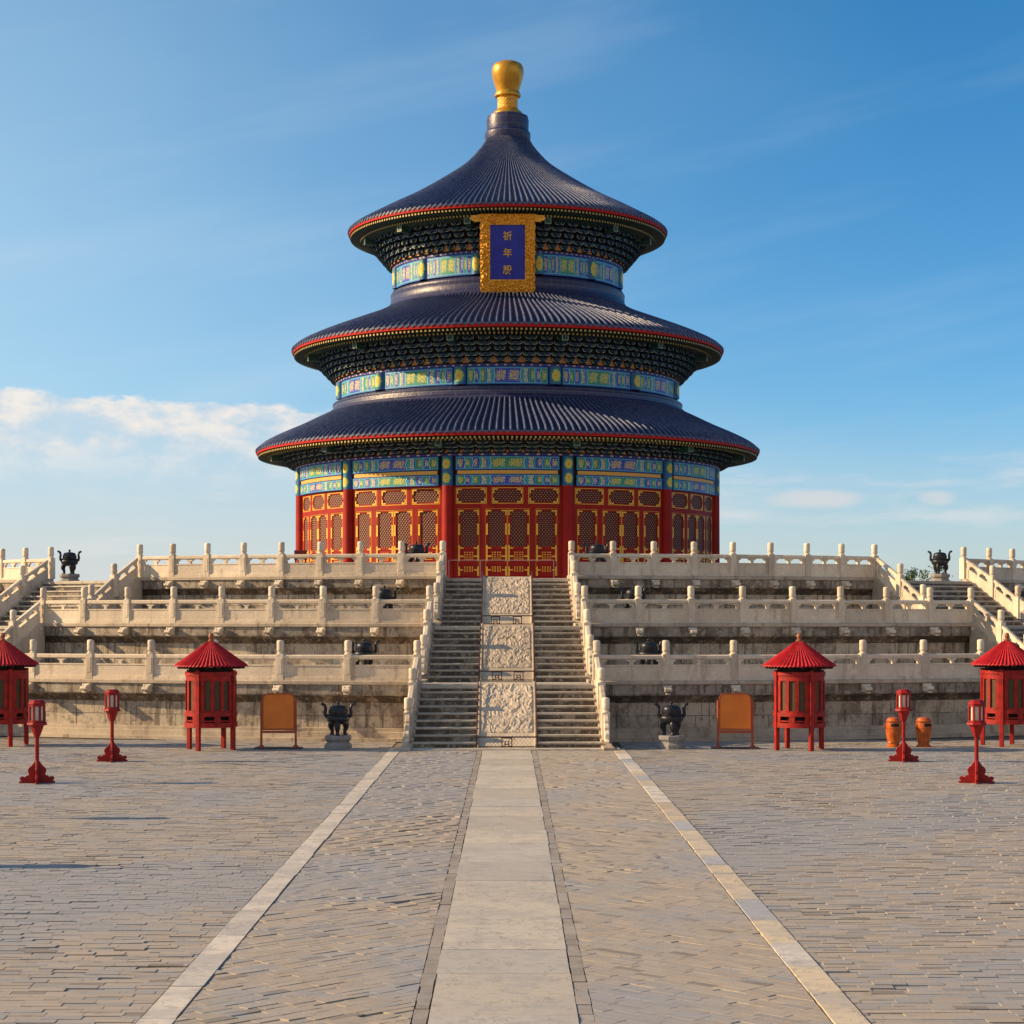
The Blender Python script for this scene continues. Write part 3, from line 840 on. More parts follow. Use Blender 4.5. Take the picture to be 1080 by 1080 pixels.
# foot slab
fs_ = MB(); fs_.box(-3.75, 3.75, -49.95, -49.02, -0.02, 0.045); fs_.build('foot_slab', M['tread'], central, None, 0.012)
# landings in front of the middle and top flights sit on the tier decks; white nosing strips
for k in (0, 1):
    r1 = FL[k][1]; z1 = FL[k][3]; b = bofs(r1)
    for ax, par in ((0, central),):
        nb = MB(); nb.box(-b + 0.2, b - 0.2, -r1 + 0.42, -FL[k + 1][0] - 0.06, z1 - 0.05, z1 + 0.006)
        nb.build('landing', M['tread'], par)

# iron guards round the carved ramp
def fret(mb, cx, z0, w, h, y, t=0.032):
    x0, x1, z1 = cx - w / 2, cx + w / 2, z0 + h
    for a, b, c, d in ((x0, x0 + t, z0, z1), (x1 - t, x1, z0, z1), (x0, x1, z1 - t, z1),
                       (x0 + w * .28, x0 + w * .28 + t, z0 + h * .08, z0 + h * .55), (x1 - w * .28 - t, x1 - w * .28, z0 + h * .08, z0 + h * .55),
                       (x0 + w * .28, x0 + w * .45, z0 + h * .55, z0 + h * .55 + t), (x1 - w * .45, x1 - w * .28, z0 + h * .55, z0 + h * .55 + t),
                       (x0 + w * .28, x1 - w * .28, z0 + h * .28, z0 + h * .28 + t), (x0, x0 + w * .28, z0 + h * .08, z0 + h * .08 + t), (x1 - w * .28, x1, z0 + h * .08, z0 + h * .08 + t)):
        mb.box(a, b, y - 0.011, y + 0.011, c, d)
for k, (r0, r1, z0, z1) in enumerate(FL):
    y = -r0 - 0.13
    th = thing('iron_guard', f'low dark red iron guard with fretwork around the {FN[k]} carved ramp panel', 'railing', (0, y, z0), 0, 'iron guards around the carved ramps')
    hb = 0.43
    mb = MB(); mb.box(-1.01, 1.01, -0.018, 0.018, hb - 0.045, hb); mb.build('top_bar', M['iron'], th)
    for cx in ([0.0] if k == 0 else [-0.36, 0.42] if k == 1 else [-0.46, 0.40]):
        f = MB(); fret(f, cx, 0.06, 0.36, hb - 0.10, 0.0); f.build('fretwork', M['iron'], th)
    for s in (-1, 1):
        p = MB(); p.box(s * 1.01 - 0.02, s * 1.01 + 0.02, -0.02, 0.02, 0.0, hb + 0.02); p.build('upright', M['iron'], th)
        sb = MB()
        sb.tube([(s * 1.01, 0.03, hb - 0.25), (s * 1.01, (r0 - r1) * 0.98 + 0.1, (z1 - z0) + 0.28)], 0.02, 6); sb.build('side_rail', M['iron'], th)
        for f_ in (0.33, 0.66, 0.98):
            q = MB(); yy = 0.03 + ((r0 - r1) * 0.98 + 0.07) * f_; zz = (z1 - z0) * f_
            q.box(s * 1.01 - 0.014, s * 1.01 + 0.014, yy - 0.014, yy + 0.014, zz - 0.1, zz + 0.30); q.build('upright', M['iron'], th)

# ------------------------------------------------------------------ the hall
ZH = 6.03
hall = thing('temple_hall', 'round red temple hall with three blue tiled conical roofs and a gold finial', 'temple')
RC = 12.1
def sil(px, y):
    a = math.atan(px / FPX); return (CAMD * math.sin(a), CAMH + (655 - y) * CAMD * math.cos(a) ** 2 / FPX)
pl = MB(); pl.lathe([(0, ZH + 0.33), (13.1, ZH + 0.33), (13.15, ZH + 0.29), (13.15, ZH + 0.05), (13.2, ZH + 0.0)], 120, uvm=True); pl.build('plinth', M['marble_edge'], hall)
ZB, ZRT = ZH + 0.33, 11.36
BAYS = (-90, -60, -30, 0, 30, 60, 90)
COLS = (-105, -75, -45, -15, 15, 45, 75, 105)
cm = MB(); cm.lathe([(0.42, ZB), (0.42, ZB + 0.08), (0.34, ZB + 0.14), (0.315, ZB + 0.5), (0.30, ZRT + 0.02)], 24, M=Matrix.Translation((0, -RC, 0)))
COLM = cm.mesh('column', [M['red']], 40)
for a in COLS: place('column', COLM, hall, None, R_(a))
RB = 11.98
def bayparts():
    fr = MB(); half = RB * R_(15)
    fr.box(-half, half, -0.12, 0.0, ZB, ZRT, nx=16)
    fr.box(-half, half, 0.0, 0.13, ZB, ZB + 0.24, nx=16)
    fr.box(-half, half, 0.0, 0.10, 10.17, 10.38, nx=16)
    fr.box(-half, half, 0.0, 0.10, 11.27, ZRT, nx=16)
    for x0, x1 in ((-2.90, -2.62), (-1.44, -1.16), (1.16, 1.44), (2.62, 2.90)):
        fr.box(x0, x1, 0.0, 0.095, ZB + 0.24, 10.17)
    for x0, x1 in ((-2.90, -2.72), (-1.07, -0.82), (0.82, 1.07), (2.72, 2.90)):
        fr.box(x0, x1, 0.0, 0.095, 10.38, 11.27)
    frame = fr.bend(RB).mesh('wall_frame', [M['red']], None)
    W, z0, z1 = 1.13, ZB + 0.26, 10.15
    hw = W / 2
    d = MB()
    zl0, zl1 = 8.17, 10.04
    d.box(-hw, -hw + 0.15, 0.005, 0.07, z0, z1); d.box(hw - 0.15, hw, 0.005, 0.07, z0, z1)
    for a, b in ((z0, z0 + 0.14), (7.24, 7.46), (8.03, zl0), (zl1, z1)): d.box(-hw + 0.15, hw - 0.15, 0.005, 0.07, a, b)
    d.box(-hw + 0.15, hw - 0.15, 0.005, 0.045, z0 + 0.14, 7.24); d.box(-hw + 0.15, hw - 0.15, 0.005, 0.045, 7.46, 8.03)
    d.box(-0.30, 0.30, 0.045, 0.062, 7.57, 7.92)
    door = d.bend(RB).mesh('door', [M['red']], None)
    l = MB()
    def lat(l, hx, a, b, y=0.03):
        n = 6
        vs = [((2 * i / n - 1) * hx, y, z) for i in range(n + 1) for z in (a, b)]
        l.add(vs, [(2 * i, 2 * i + 2, 2 * i + 3, 2 * i + 1) for i in range(n)], 0, [(v[0], v[2]) for v in vs])
    lat(l, hw - 0.15, zl0, zl1)
    latt = l.bend(RB).mesh('lattice', [M['lattice']])
    t = MB(); y0, y1 = 0.072, 0.090
    def g(x0, x1, a, b): t.box(x0, x1, y0, y1, a, b)
    e = 0.016
    g(-hw, hw, z1 - e, z1); g(-hw, -hw + e, z0, z1 - e); g(hw - e, hw, z0, z1 - e)
    tw = 0.075
    for s in (-1, 1):
        xi = hw - 0.03
        def gs(a, b, c, dd):
            x0, x1 = sorted((s * a, s * b)); g(x0, x1, c, dd)
        gs(xi - tw, xi, 9.80, zl1 + 0.03); gs(xi - 0.27, xi - tw - 0.002, zl1 - 0.04, zl1 + 0.03)      # upper corner
        gs(xi - tw - 0.01, xi + 0.005, 8.78, 9.36)                                                     # mid plate
        gs(xi - tw, xi, 7.40, 8.24)                                                                    # lower bracket
        gs(xi - 0.27, xi - tw - 0.002, 8.06, 8.13); gs(xi - 0.27, xi - tw - 0.002, 7.62, 7.70)
        gs(xi - tw, xi, z0 + 0.02, 7.12); gs(xi - 0.24, xi - tw - 0.002, z0 + 0.30, z0 + 0.36)
    for (za, zb_) in ((7.50, 7.99), (z0 + 0.17, 7.20)):
        xx = hw - 0.31
        t.box(-xx, xx, 0.0635, 0.072, za, za + 0.03) if za > 7.3 else None
        for xq in (-0.20, -0.07, 0.07, 0.20):
            for zq in (0.25, 0.5, 0.75):
                zz = za + (zb_ - za) * zq
                t.box(xq - 0.035, xq + 0.035, 0.063, 0.073, zz - 0.03, zz + 0.025)
    trim = t.bend(RB).mesh('gold_trim', [M['gold']])
    tr = MB(); TW, a, b = 1.63, 10.40, 11.25; th_ = TW / 2
    tr.box(-th_, th_, 0.004, 0.06, a, a + 0.10, nx=4); tr.box(-th_, th_, 0.004, 0.06, b - 0.10, b, nx=4)
    tr.box(-th_, -th_ + 0.11, 0.004, 0.06, a + 0.10, b - 0.10); tr.box(th_ - 0.11, th_, 0.004, 0.06, a + 0.10, b - 0.10)
    trans = tr.bend(RB).mesh('transom_window', [M['red']])
    l2 = MB(); lat(l2, th_ - 0.11, a + 0.10, b - 0.10); latt2 = l2.bend(RB).mesh('lattice', [M['lattice']])
    t = MB()
    e = 0.035
    y0, y1 = 0.062, 0.078
    t.box(-th_, th_, y0, y1, b - e, b, nx=4); t.box(-th_, th_, y0, y1, a, a + e, nx=4)
    t.box(-th_, -th_ + e, y0, y1, a + e, b - e); t.box(th_ - e, th_, y0, y1, a + e, b - e)
    for sx in (-1, 1):
        for sz in (0, 1):
            x0, x1 = sorted((sx * (th_ - 0.06), sx * (th_ - 0.32)))
            zz = b - 0.13 if sz else a + 0.06
            t.box(x0, x1, y1 + .002, y1 + 0.012, zz, zz + 0.07)
            x0, x1 = sorted((sx * (th_ - 0.06), sx * (th_ - 0.13)))
            zz = (b - 0.31, b - 0.132) if sz else (a + 0.132, a + 0.31)
            t.box(x0, x1, y1 + .002, y1 + 0.012, *zz)
    trim2 = t.bend(RB).mesh('gold_trim', [M['gold']])
    return frame, door, latt, trim, trans, latt2, trim2
frame, door, latt, trim, trans, latt2, trim2 = bayparts()
for bdeg in BAYS:
    place('wall_frame', frame, hall, None, R_(bdeg))
    for xc in (-2.03, -0.575, 0.575, 2.03):
        o = place('door', door, hall, None, R_(bdeg) + xc / RB)
        place('lattice', latt, o); place('gold_trim', trim, o)
    for xc in (-1.89, 0.0, 1.89):
        o = place('transom_window', trans, hall, None, R_(bdeg) + xc / RB)
        place('lattice', latt2, o); place('gold_trim', trim2, o)

def strip_mesh(name, r, z0, z1, half_deg, mat, th=0.10, n=10, v_rep=1.0):
    mb = MB(); vs = []; uvs = []; fs = []
    for i in range(n + 1):
        a = R_(-half_deg + 2 * half_deg * i / n)
        for rr, z, v in ((r - th, z0, 0), (r, z0, 0), (r, z1, v_rep), (r - th, z1, v_rep)):
            vs.append((rr * math.sin(a), -rr * math.cos(a), z)); uvs.append((i / n, v))
    for i in range(n):
        o = 4 * i
        fs += [(o + 1, o + 5, o + 6, o + 2), (o + 2, o + 6, o + 7, o + 3), (o, o + 4, o + 5, o + 1)]
    fs += [(0, 1, 2, 3), (4 * n, 4 * n + 1, 4 * n + 2, 4 * n + 3)]
    mb.add(vs, fs, 0, uvs)
    return mb.mesh(name, [mat])
def frieze(r, z0, z1, two=False, colr=0.31, rc=None, dots=True):
    """painted beams between the column heads of one storey"""
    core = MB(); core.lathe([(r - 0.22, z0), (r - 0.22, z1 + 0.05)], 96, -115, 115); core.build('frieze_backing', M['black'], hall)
    hd = 12.75 if two else 12.6
    if two:
        zm0, zm1 = z0 + (z1 - z0) * 0.335, z0 + (z1 - z0) * 0.45
        z2 = z0 + (z1 - z0) * 0.49
        zu = z1 - 0.14
        lo = [strip_mesh('painted_beam', r, z0, zm0, hd, M[k]) for k in ('paint_green', 'paint_blue')]
        mi = strip_mesh('gilded_band', r - 0.03, zm0 + 0.03, zm1 + 0.03, hd - 0.3, M['gilt_band'])
        up = [strip_mesh('painted_beam', r + 0.02, z2, zu, hd, M[k]) for k in ('paint_blue', 'paint_green')]
    else:
        zu = z1 - 0.14
        up = [strip_mesh('painted_beam', r, z0, zu, hd, M[k]) for k in ('paint_green', 'paint_blue')]
    dt = strip_mesh('dotted_moulding', r + 0.05, zu + 0.02, z1, 15, M['dots'], 0.2)
    for i, bdeg in enumerate(BAYS):
        k = i % 2
        place('painted_beam', up[k], hall, None, R_(bdeg))
        if two:
            place('painted_beam', lo[k], hall, None, R_(bdeg)); place('gilded_band', mi, hall, None, R_(bdeg))
        place('dotted_moulding', dt, hall, None, R_(bdeg))
    cb = MB()
    n = 12; vs = []; uvs = []
    cr = colr
    rcc = r - 0.12
    for i in range(n + 1):
        t = -PI / 2 + PI * i / n
        for z, v in ((z0, 0.0), (zu, 2.0 if two else 1.0)):
            vs.append((cr * math.sin(t), -rcc - cr * math.cos(t), z)); uvs.append((i / n, v))
    cb.add(vs, [(2 * i, 2 * i + 2, 2 * i + 3, 2 * i + 1) for i in range(n)], 0, uvs)
    hm = cb.mesh('column_head', [M['head']], 40)
    for a in COLS: place('column_head', hm, hall, None, R_(a))
frieze(12.22, ZRT + 0.0, 13.02, True)
frieze(9.86, 16.90, 17.98, colr=0.36)
frieze(6.65, 23.32, 24.62, colr=0.30)

def catmull(pts, n):
    out = []
    P_ = [pts[0]] + list(pts) + [pts[-1]]
    for i in range(1, len(P_) - 2):
        for j in range(n):
            t = j / n
            q = []
            for c in (0, 1):
                a, b, cc, d = P_[i - 1][c], P_[i][c], P_[i + 1][c], P_[i + 2][c]
                q.append(0.5 * (2 * b + (cc - a) * t + (2 * a - 5 * b + 4 * cc - d) * t * t + (3 * b - a - 3 * cc + d) * t ** 3))
            out.append(tuple(q))
    out.append(tuple(pts[-1])); return out
def roof(silpts, nrows, n_sub, rb, zb, rf, zf, nbr, wtile=0.135):
    """tiles, eave and brackets of one storey; (rb, zb) bracket top, (rf, zf) frieze top"""
    prof = catmull([sil(*p) for p in silpts], n_sub)
    r0, z0 = prof[-1]
    pan = MB(); pan.lathe(prof, 180)
    cap_r = []
    # rows of round cover tiles
    cross = 5
    for k in range(nrows):
        a = 2 * PI * (k + 0.5) / nrows
        if abs((math.degrees(a) + 180) % 360 - 180) > 125 and False: continue
        sa, ca = math.sin(a), math.cos(a)
        tx, ty = ca, sa
        vs = []
        for i, (r, z) in enumerate(prof):
            w_ = min(wtile, 0.42 * 2 * PI * r / nrows) / 2
            i0, i1 = max(i - 1, 0), min(i + 1, len(prof) - 1)
            dr, dz_ = prof[i1][0] - prof[i0][0], prof[i1][1] - prof[i0][1]
            ln = math.hypot(dr, dz_); nr, nz = -dz_ / ln, dr / ln
            for c in range(cross):
                t = PI * c / (cross - 1)
                u = -math.cos(t) * w_; h = math.sin(t) * w_ * 1.5
                rr = r + nr * h
                vs.append((rr * sa + u * tx, -rr * ca + u * ty, z + nz * h))
        fs = []
        for i in range(len(prof) - 1):
            for c in range(cross - 1):
                o = i * cross + c; fs.append((o, o + 1, o + cross + 1, o + cross))
        o = (len(prof) - 1) * cross
        fs.append(tuple(range(o, o + cross)))
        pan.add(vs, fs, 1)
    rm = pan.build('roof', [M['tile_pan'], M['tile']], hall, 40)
    # drip edge: scalloped tile ends hanging below each row
    dr_ = MB()
    for k in range(nrows):
        a = 2 * PI * (k + 0.5) / nrows
        w_ = wtile / 2
        Mx = Matrix.Rotation(a, 4, 'Z') @ Matrix.Translation((0, -r0 - 0.02, z0 + 0.035)) @ Matrix.Rotation(R_(90), 4, 'X')
        dr_.lathe([(0.0, 0.03), (w_ * 1.0, 0.03), (w_ * 1.05, 0.0), (w_ * 1.05, -0.06)], 8, M=Mx)
        a2 = 2 * PI * k / nrows
        half = PI * r0 / nrows - w_ * 0.9
        M2 = Matrix.Rotation(a2, 4, 'Z') @ Matrix.Translation((0, -r0 + 0.0, z0))
        dr_.prism([(-half, 0.03), (half, 0.03), (half * 0.9, -0.05), (0, -0.12), (-half * 0.9, -0.05)], -0.015, 0.015, M=M2)
    dr_.build('drip_tiles', M['tile'], rm, 40)
    # red fascia
    fa = MB(); fa.lathe([(r0 - 0.02, z0 + 0.02), (r0 - 0.02, z0 - 0.06), (r0 - 0.03, z0 - 0.20), (r0 - 0.16, z0 - 0.215)], 160); fa.build('red_fascia', M['eave_red'], rm, 30)
    # soffit boards and rafters in two rows
    so = MB(); so.lathe([(r0 - 0.10, z0 - 0.22), (rb + 0.35, zb + 0.26), (rf - 0.3, zb + 0.42)], 120); so.build('soffit', M['soffit'], rm)
    nr_ = int(nrows * 1.5)
    ra = MB()
    rmid = r0 - (r0 - rb) * 0.52
    def zs(r): return z0 - 0.24 + (zb + 0.24 - z0 + 0.24) * (r0 - 0.1 - r) / max(0.01, (r0 - 0.1 - rb - 0.35))
    for k in range(nr_):
        a = 2 * PI * k / nr_
        if abs((math.degrees(a) + 180) % 360 - 180) > 130: continue
        Mx = Matrix.Rotation(a, 4, 'Z')
        w1 = 0.05
        for (ra0, ra1, zo) in ((r0 - 0.10, rmid - 0.1, -0.02), (rmid, rb - 0.1, -0.14)):
            z_a, z_b = zs(ra0) + zo, zs(ra1) + zo
            vs = []
            for rr, zz in ((ra0, z_a), (ra1, z_b)):
                vs += [(-w1, -rr, zz - 0.10), (w1, -rr, zz - 0.10), (w1, -rr, zz), (-w1, -rr, zz)]
            ra.add([tuple(Mx @ Vector(v)) for v in vs], [(0, 1, 5, 4), (1, 2, 6, 5), (3, 0, 4, 7)], 0)
            e = 0.004
            ra.add([tuple(Mx @ Vector(v)) for v in ((-w1, -ra0 - e, z_a - 0.10), (w1, -ra0 - e, z_a - 0.10), (w1, -ra0 - e, z_a), (-w1, -ra0 - e, z_a))], [(0, 1, 2, 3)], 1)
    ra.build('rafters', [M['rafter'], M['rafter_gold']], rm)
    # bracket sets: stepped curved arms with pale outlines
    br = MB()
    tiers = 5 if zb - zf > 1.0 else 3
    sp = 2 * PI * rf / nbr
    def arm(Mx, w_, h, d, mat, lines=True):
        poly = [(-w_, h), (-w_, h * 0.55), (-w_ * 0.86, h * 0.2), (-w_ * 0.6, 0.0), (w_ * 0.6, 0.0), (w_ * 0.86, h * 0.2), (w_, h * 0.55), (w_, h)]
        br.prism(poly, -d, 0.0, mat, Mx)
        if lines:
            t = 0.020
            for (p, q) in zip(poly, poly[1:]):
                dx_, dz_ = q[0] - p[0], q[1] - p[1]; ln = math.hypot(dx_, dz_)
                if ln < 0.02: continue
                nx_, nz_ = dz_ / ln * -t, dx_ / ln * t
                br.add([tuple(Mx @ Vector(v)) for v in ((p[0], -d - 0.004, p[1]), (q[0], -d - 0.004, q[1]), (q[0] + nx_, -d - 0.004, q[1] + nz_), (p[0] + nx_, -d - 0.004, p[1] + nz_))], [(0, 1, 2, 3)], 2)
    for k in range(nbr):
        adeg = 360.0 * (k + 0.5) / nbr
        if abs((adeg + 180) % 360 - 180) > 118: continue
        Rz = Matrix.Rotation(R_(adeg), 4, 'Z')
        Hh = (zb - zf)
        for t in range(tiers):
            f0 = t / tiers
            rr = rf - 0.05 + (rb - rf) * (t + 0.6) / tiers
            zz = zf + Hh * f0
            h = Hh / tiers
            grow = 0.60 + 0.28 * t / max(1, tiers - 1)
            w_ = sp * 0.5 * (rr / rf) * (0.72 if t % 2 == 0 else 0.95) * 0.98
            c0 = (k + t) % 2
            arm(Rz @ Matrix.Translation((0, -rr, zz + h * 0.30)), w_, h * 0.62, 0.09, c0)
            # small bearing blocks on the arm ends
            for u in ((-0.8, 0.0, 0.8) if t < tiers - 1 else (0.0,)):
                br.box(u * w_ - 0.055, u * w_ + 0.055, -0.085, 0.03, h * 0.92, h * 1.12, 1 - c0, Rz @ Matrix.Translation((0, -rr, zz)))
            # outward arm
            br.prism([(0.25, 0.0), (-0.14, 0.0), (-0.22, h * 0.25), (-0.23, h * 0.62), (0.25, h * 0.62)], -0.055, 0.055, 1 - c0, Rz @ Matrix.Translation((0, -rr, zz + h * 0.16)), axis='x')
        # flame motif between the sets
        Rz2 = Matrix.Rotation(R_(adeg + 180.0 / nbr), 4, 'Z')
        s_ = min(0.24, Hh * 0.2)
        br.prism([(-s_ * 0.8, 0.02), (s_ * 0.8, 0.02), (s_ * 0.55, s_ * 0.9), (0, s_ * 1.7), (-s_ * 0.55, s_ * 0.9)], 0.0, 0.02, 3, Rz2 @ Matrix.Translation((0, -rf - 0.06, zf)))
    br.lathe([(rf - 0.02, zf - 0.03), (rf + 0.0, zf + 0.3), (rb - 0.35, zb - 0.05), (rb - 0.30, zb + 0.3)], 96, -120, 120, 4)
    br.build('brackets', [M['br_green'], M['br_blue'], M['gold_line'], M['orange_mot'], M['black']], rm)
    # beam ends over the columns
    for a in COLS[1:-1]:
        bm_ = MB()
        bm_.box(-0.19, 0.19, -rb - 0.50, -rb + 0.2, zb - 0.30, zb + 0.06, 0)
        for q in ((-0.17, 0.17, 0.0, 0.018), (-0.17, 0.17, 0.30, 0.318), (-0.17, -0.152, 0.018, 0.30), (0.152, 0.17, 0.018, 0.30)):
            bm_.box(q[0], q[1], -rb - 0.508, -rb - 0.502, zb - 0.28 + q[2], zb - 0.28 + q[3], 1)
        bm_.build('beam_end', [M['br_green'], M['gold_line']], rm, rot=R_(a))
    return rm
ROOF1 = [(187.8, 438), (201.7, 444.4), (221, 453.6), (243, 463), (257, 470), (265.0, 476.5)]
ROOF2 = [(125.3, 327), (140.5, 334.7), (160, 342), (193, 354), (212.8, 362), (222, 366.5), (227, 370.5)]
ROOF3 = [(22.0, 145.0), (25.5, 152), (32.5, 161.5), (46.7, 176), (72.6, 193.5), (102, 211), (128, 224), (154, 237.5), (163, 242.5), (167.7, 246)]
roof(ROOF1, 252, 3, 13.30, 13.58, 12.30, 13.04, 96)
roof(ROOF2, 212, 3, 11.20, 19.30, 9.95, 18.02, 84)
roof(ROOF3, 180, 3, 7.95, 26.05, 6.75, 24.66, 60, 0.13)

def collar(p0, p1, r_f, z_f):
    rb_, zb_ = sil(*p0)
    h = z_f - zb_
    c = MB()
    w_ = rb_ - r_f
    c.lathe([(rb_ + 0.30, zb_ - 0.22), (rb_ + 0.16, zb_ - 0.02), (rb_ + 0.02, zb_ + 0.10 * h), (rb_ - 0.02, zb_ + 0.20 * h), (r_f + w_ * 0.62, zb_ + 0.30 * h),
             (r_f + w_ * 0.55, zb_ + 0.62 * h), (r_f + w_ * 0.60, zb_ + 0.66 * h), (r_f + w_ * 0.60, zb_ + 0.78 * h), (r_f + w_ * 0.40, zb_ + 0.86 * h), (r_f - 0.25, z_f + 0.02)], 144, uvm=True)
    c.build('ridge_collar', M['collar'], hall, 35)
collar((187.8, 438), None, 9.86, 16.90)
collar((125.3, 327), None, 6.65, 23.32)

# finial on top
fin = MB(); P = [(23.5, 149), (24.2, 146), (24.0, 141), (22.0, 138.5), (22.3, 128), (21.3, 123.5), (15.5, 121)]
fin.lathe([(x / 18.15, CAMH + (655 - y) / 18.13) for x, y in P], 48, uvm=True); fin.build('finial_collar', M['collar'], hall, 35)
fb_ = MB()
fb_.lathe([(x / 18.15, CAMH + (655 - y) / 18.13) for x, y in [(15.6, 121.5), (15.2, 119), (12.2, 117), (10.8, 115)]], 40)
fb_.lathe([(x / 18.15, CAMH + (655 - y) / 18.13) for x, y in [(10.8, 103.5), (13.6, 102.5), (14.0, 101), (13.2, 99), (12.2, 97)]], 40)
fin_o = fb_.build('finial_rings', M['gold_ball'], hall, 50)
fn_ = MB(); fn_.lathe([(x / 18.15, CAMH + (655 - y) / 18.13) for x, y in [(10.9, 115.5), (10.6, 112), (10.6, 106), (11.0, 103)]], 40); fn_.build('finial_neck', M['gold_ornate'], hall, 50)
fg = MB(); fg.lathe([(x / 18.15, CAMH + (655 - y) / 18.13) for x, y in [(11.8, 98), (12.4, 95), (14.2, 89), (16.2, 82), (17.0, 77), (16.6, 72), (14.5, 68.3), (10.0, 66.0), (4.0, 65.2), (0.0, 65.0)]], 48); fg.build('finial_ball', M['gold_ball'], hall, 80)

# hanging name board
def plaque():
    zc, d = 24.2, 8.12
    tilt = R_(11)
    th = thing('name_plaque', 'blue name board in an ornate gold frame hanging under the top eave', 'plaque', (0, -d, zc))
    th.rotation_euler = (tilt, 0, 0)
    W, H = 1.46, 2.06          # half sizes
    iw, ih0, ih1 = 0.94, -1.42, 1.48
    mb = MB()
    def edge(x0, z0, x1, z1, amp, n):   # wavy outline
        out = []
        for i in range(n):
            t = i / n
            dx_, dz_ = x1 - x0, z1 - z0; ln = math.hypot(dx_, dz_)
            o = amp * abs(math.sin(t * PI * n / 4))
            out.append((x0 + dx_ * t + dz_ / ln * o, z0 + dz_ * t - dx_ / ln * o))
        return out
    outer = edge(-W, -H, W, -H, 0.07, 28) + edge(W, -H, W, H, 0.05, 36) + [(W, H), (-W, H)] + edge(-W, H, -W, -H, 0.05, 36)[1:]
    # build frame as four borders with modelled relief
    def relief(x0, x1, z0, z1, nx, nz):
        vs = []; fs = []
        for j in range(nz + 1):
            for i in range(nx + 1):
                x = x0 + (x1 - x0) * i / nx; z = z0 + (z1 - z0) * j / nz
                e = 0.20 * abs(mnoise.noise(Vector((x * 5.0, z * 5.0, 1.0)))) + 0.09 * mnoise.noise(Vector((x * 11, z * 11, 4.0)))
                vs.append((x, -0.16 - e, z))
        for j in range(nz):
            for i in range(nx):
                a = j * (nx + 1) + i; fs.append((a, a + 1, a + nx + 2, a + nx + 1))
        mb.add(vs, fs)
    relief(-W, -iw, -H, H, 16, 110); relief(iw, W, -H, H, 16, 110); relief(-iw, iw, ih1, H, 56, 18); relief(-iw, iw, -H, ih0, 56, 18)
    bk = MB()
    n = len(outer)
    bk.prism(outer, -0.13, 0.05)
    bk.v = bk.v
    mb.add(bk.v, bk.f)
    for s in (-1, 1):              # wings of the top bar
        mb.prism([(s * W, 1.66), (s * (W + 0.28), 1.62), (s * (W + 0.52), 1.74), (s * (W + 0.58), 1.86), (s * (W + 0.45), 1.98), (s * (W + 0.15), 2.0), (s * W, 2.06)], -0.14, 0.02)
    mb.build('frame', M['gold_ornate'], th)
    bd = MB(); bd.box(-iw, iw, -0.145, -0.135, ih0, ih1); bd.build('board', M['plaque_blue'], th)
    for i, ch in enumerate(('\u7948', '\u5e74', '\u6bbf')):
        cu = bpy.data.curves.new('character', 'FONT'); cu.body = ch; cu.size = 0.50; cu.extrude = 0.012; cu.align_x = 'CENTER'; cu.align_y = 'CENTER'; cu.offset = 0.006
        tmp = bpy.data.objects.new('character_curve', cu); COL.objects.link(tmp)
        dg = bpy.context.evaluated_depsgraph_get()
        me = bpy.data.meshes.new_from_object(tmp.evaluated_get(dg)); me.materials.clear(); me.materials.append(M['gold'])
        bpy.data.objects.remove(tmp); bpy.data.curves.remove(cu)
        me.name = 'character'
        place('character', me, th, (0, -0.160, 0.86 - i * 0.90), (R_(90), 0, 0))
    return th
plaque()

# barrier pipe in front of the doors
bt = thing('barrier_rail', 'thin pale pipe barrier across the top of the central stairs', 'railing', (0.3, -32.3, ZH + 0.0))
b1 = MB(); b1.tube([(-2.75, 0, 0.80), (1.65, 0, 0.80)], 0.016, 8); b1.build('top_bar', M['pipe'], bt)
for x in (-2.75, -1.42, 1.65):
    b2 = MB(); b2.tube([(x, 0, 0.0), (x, 0, 0.80)], 0.016, 8); b2.lathe([(0.0, 0.03), (0.12, 0.03), (0.14, 0.0)], 14, M=Matrix.Translation((x, 0, 0))); b2.build('stanchion', M['pipe'], bt)

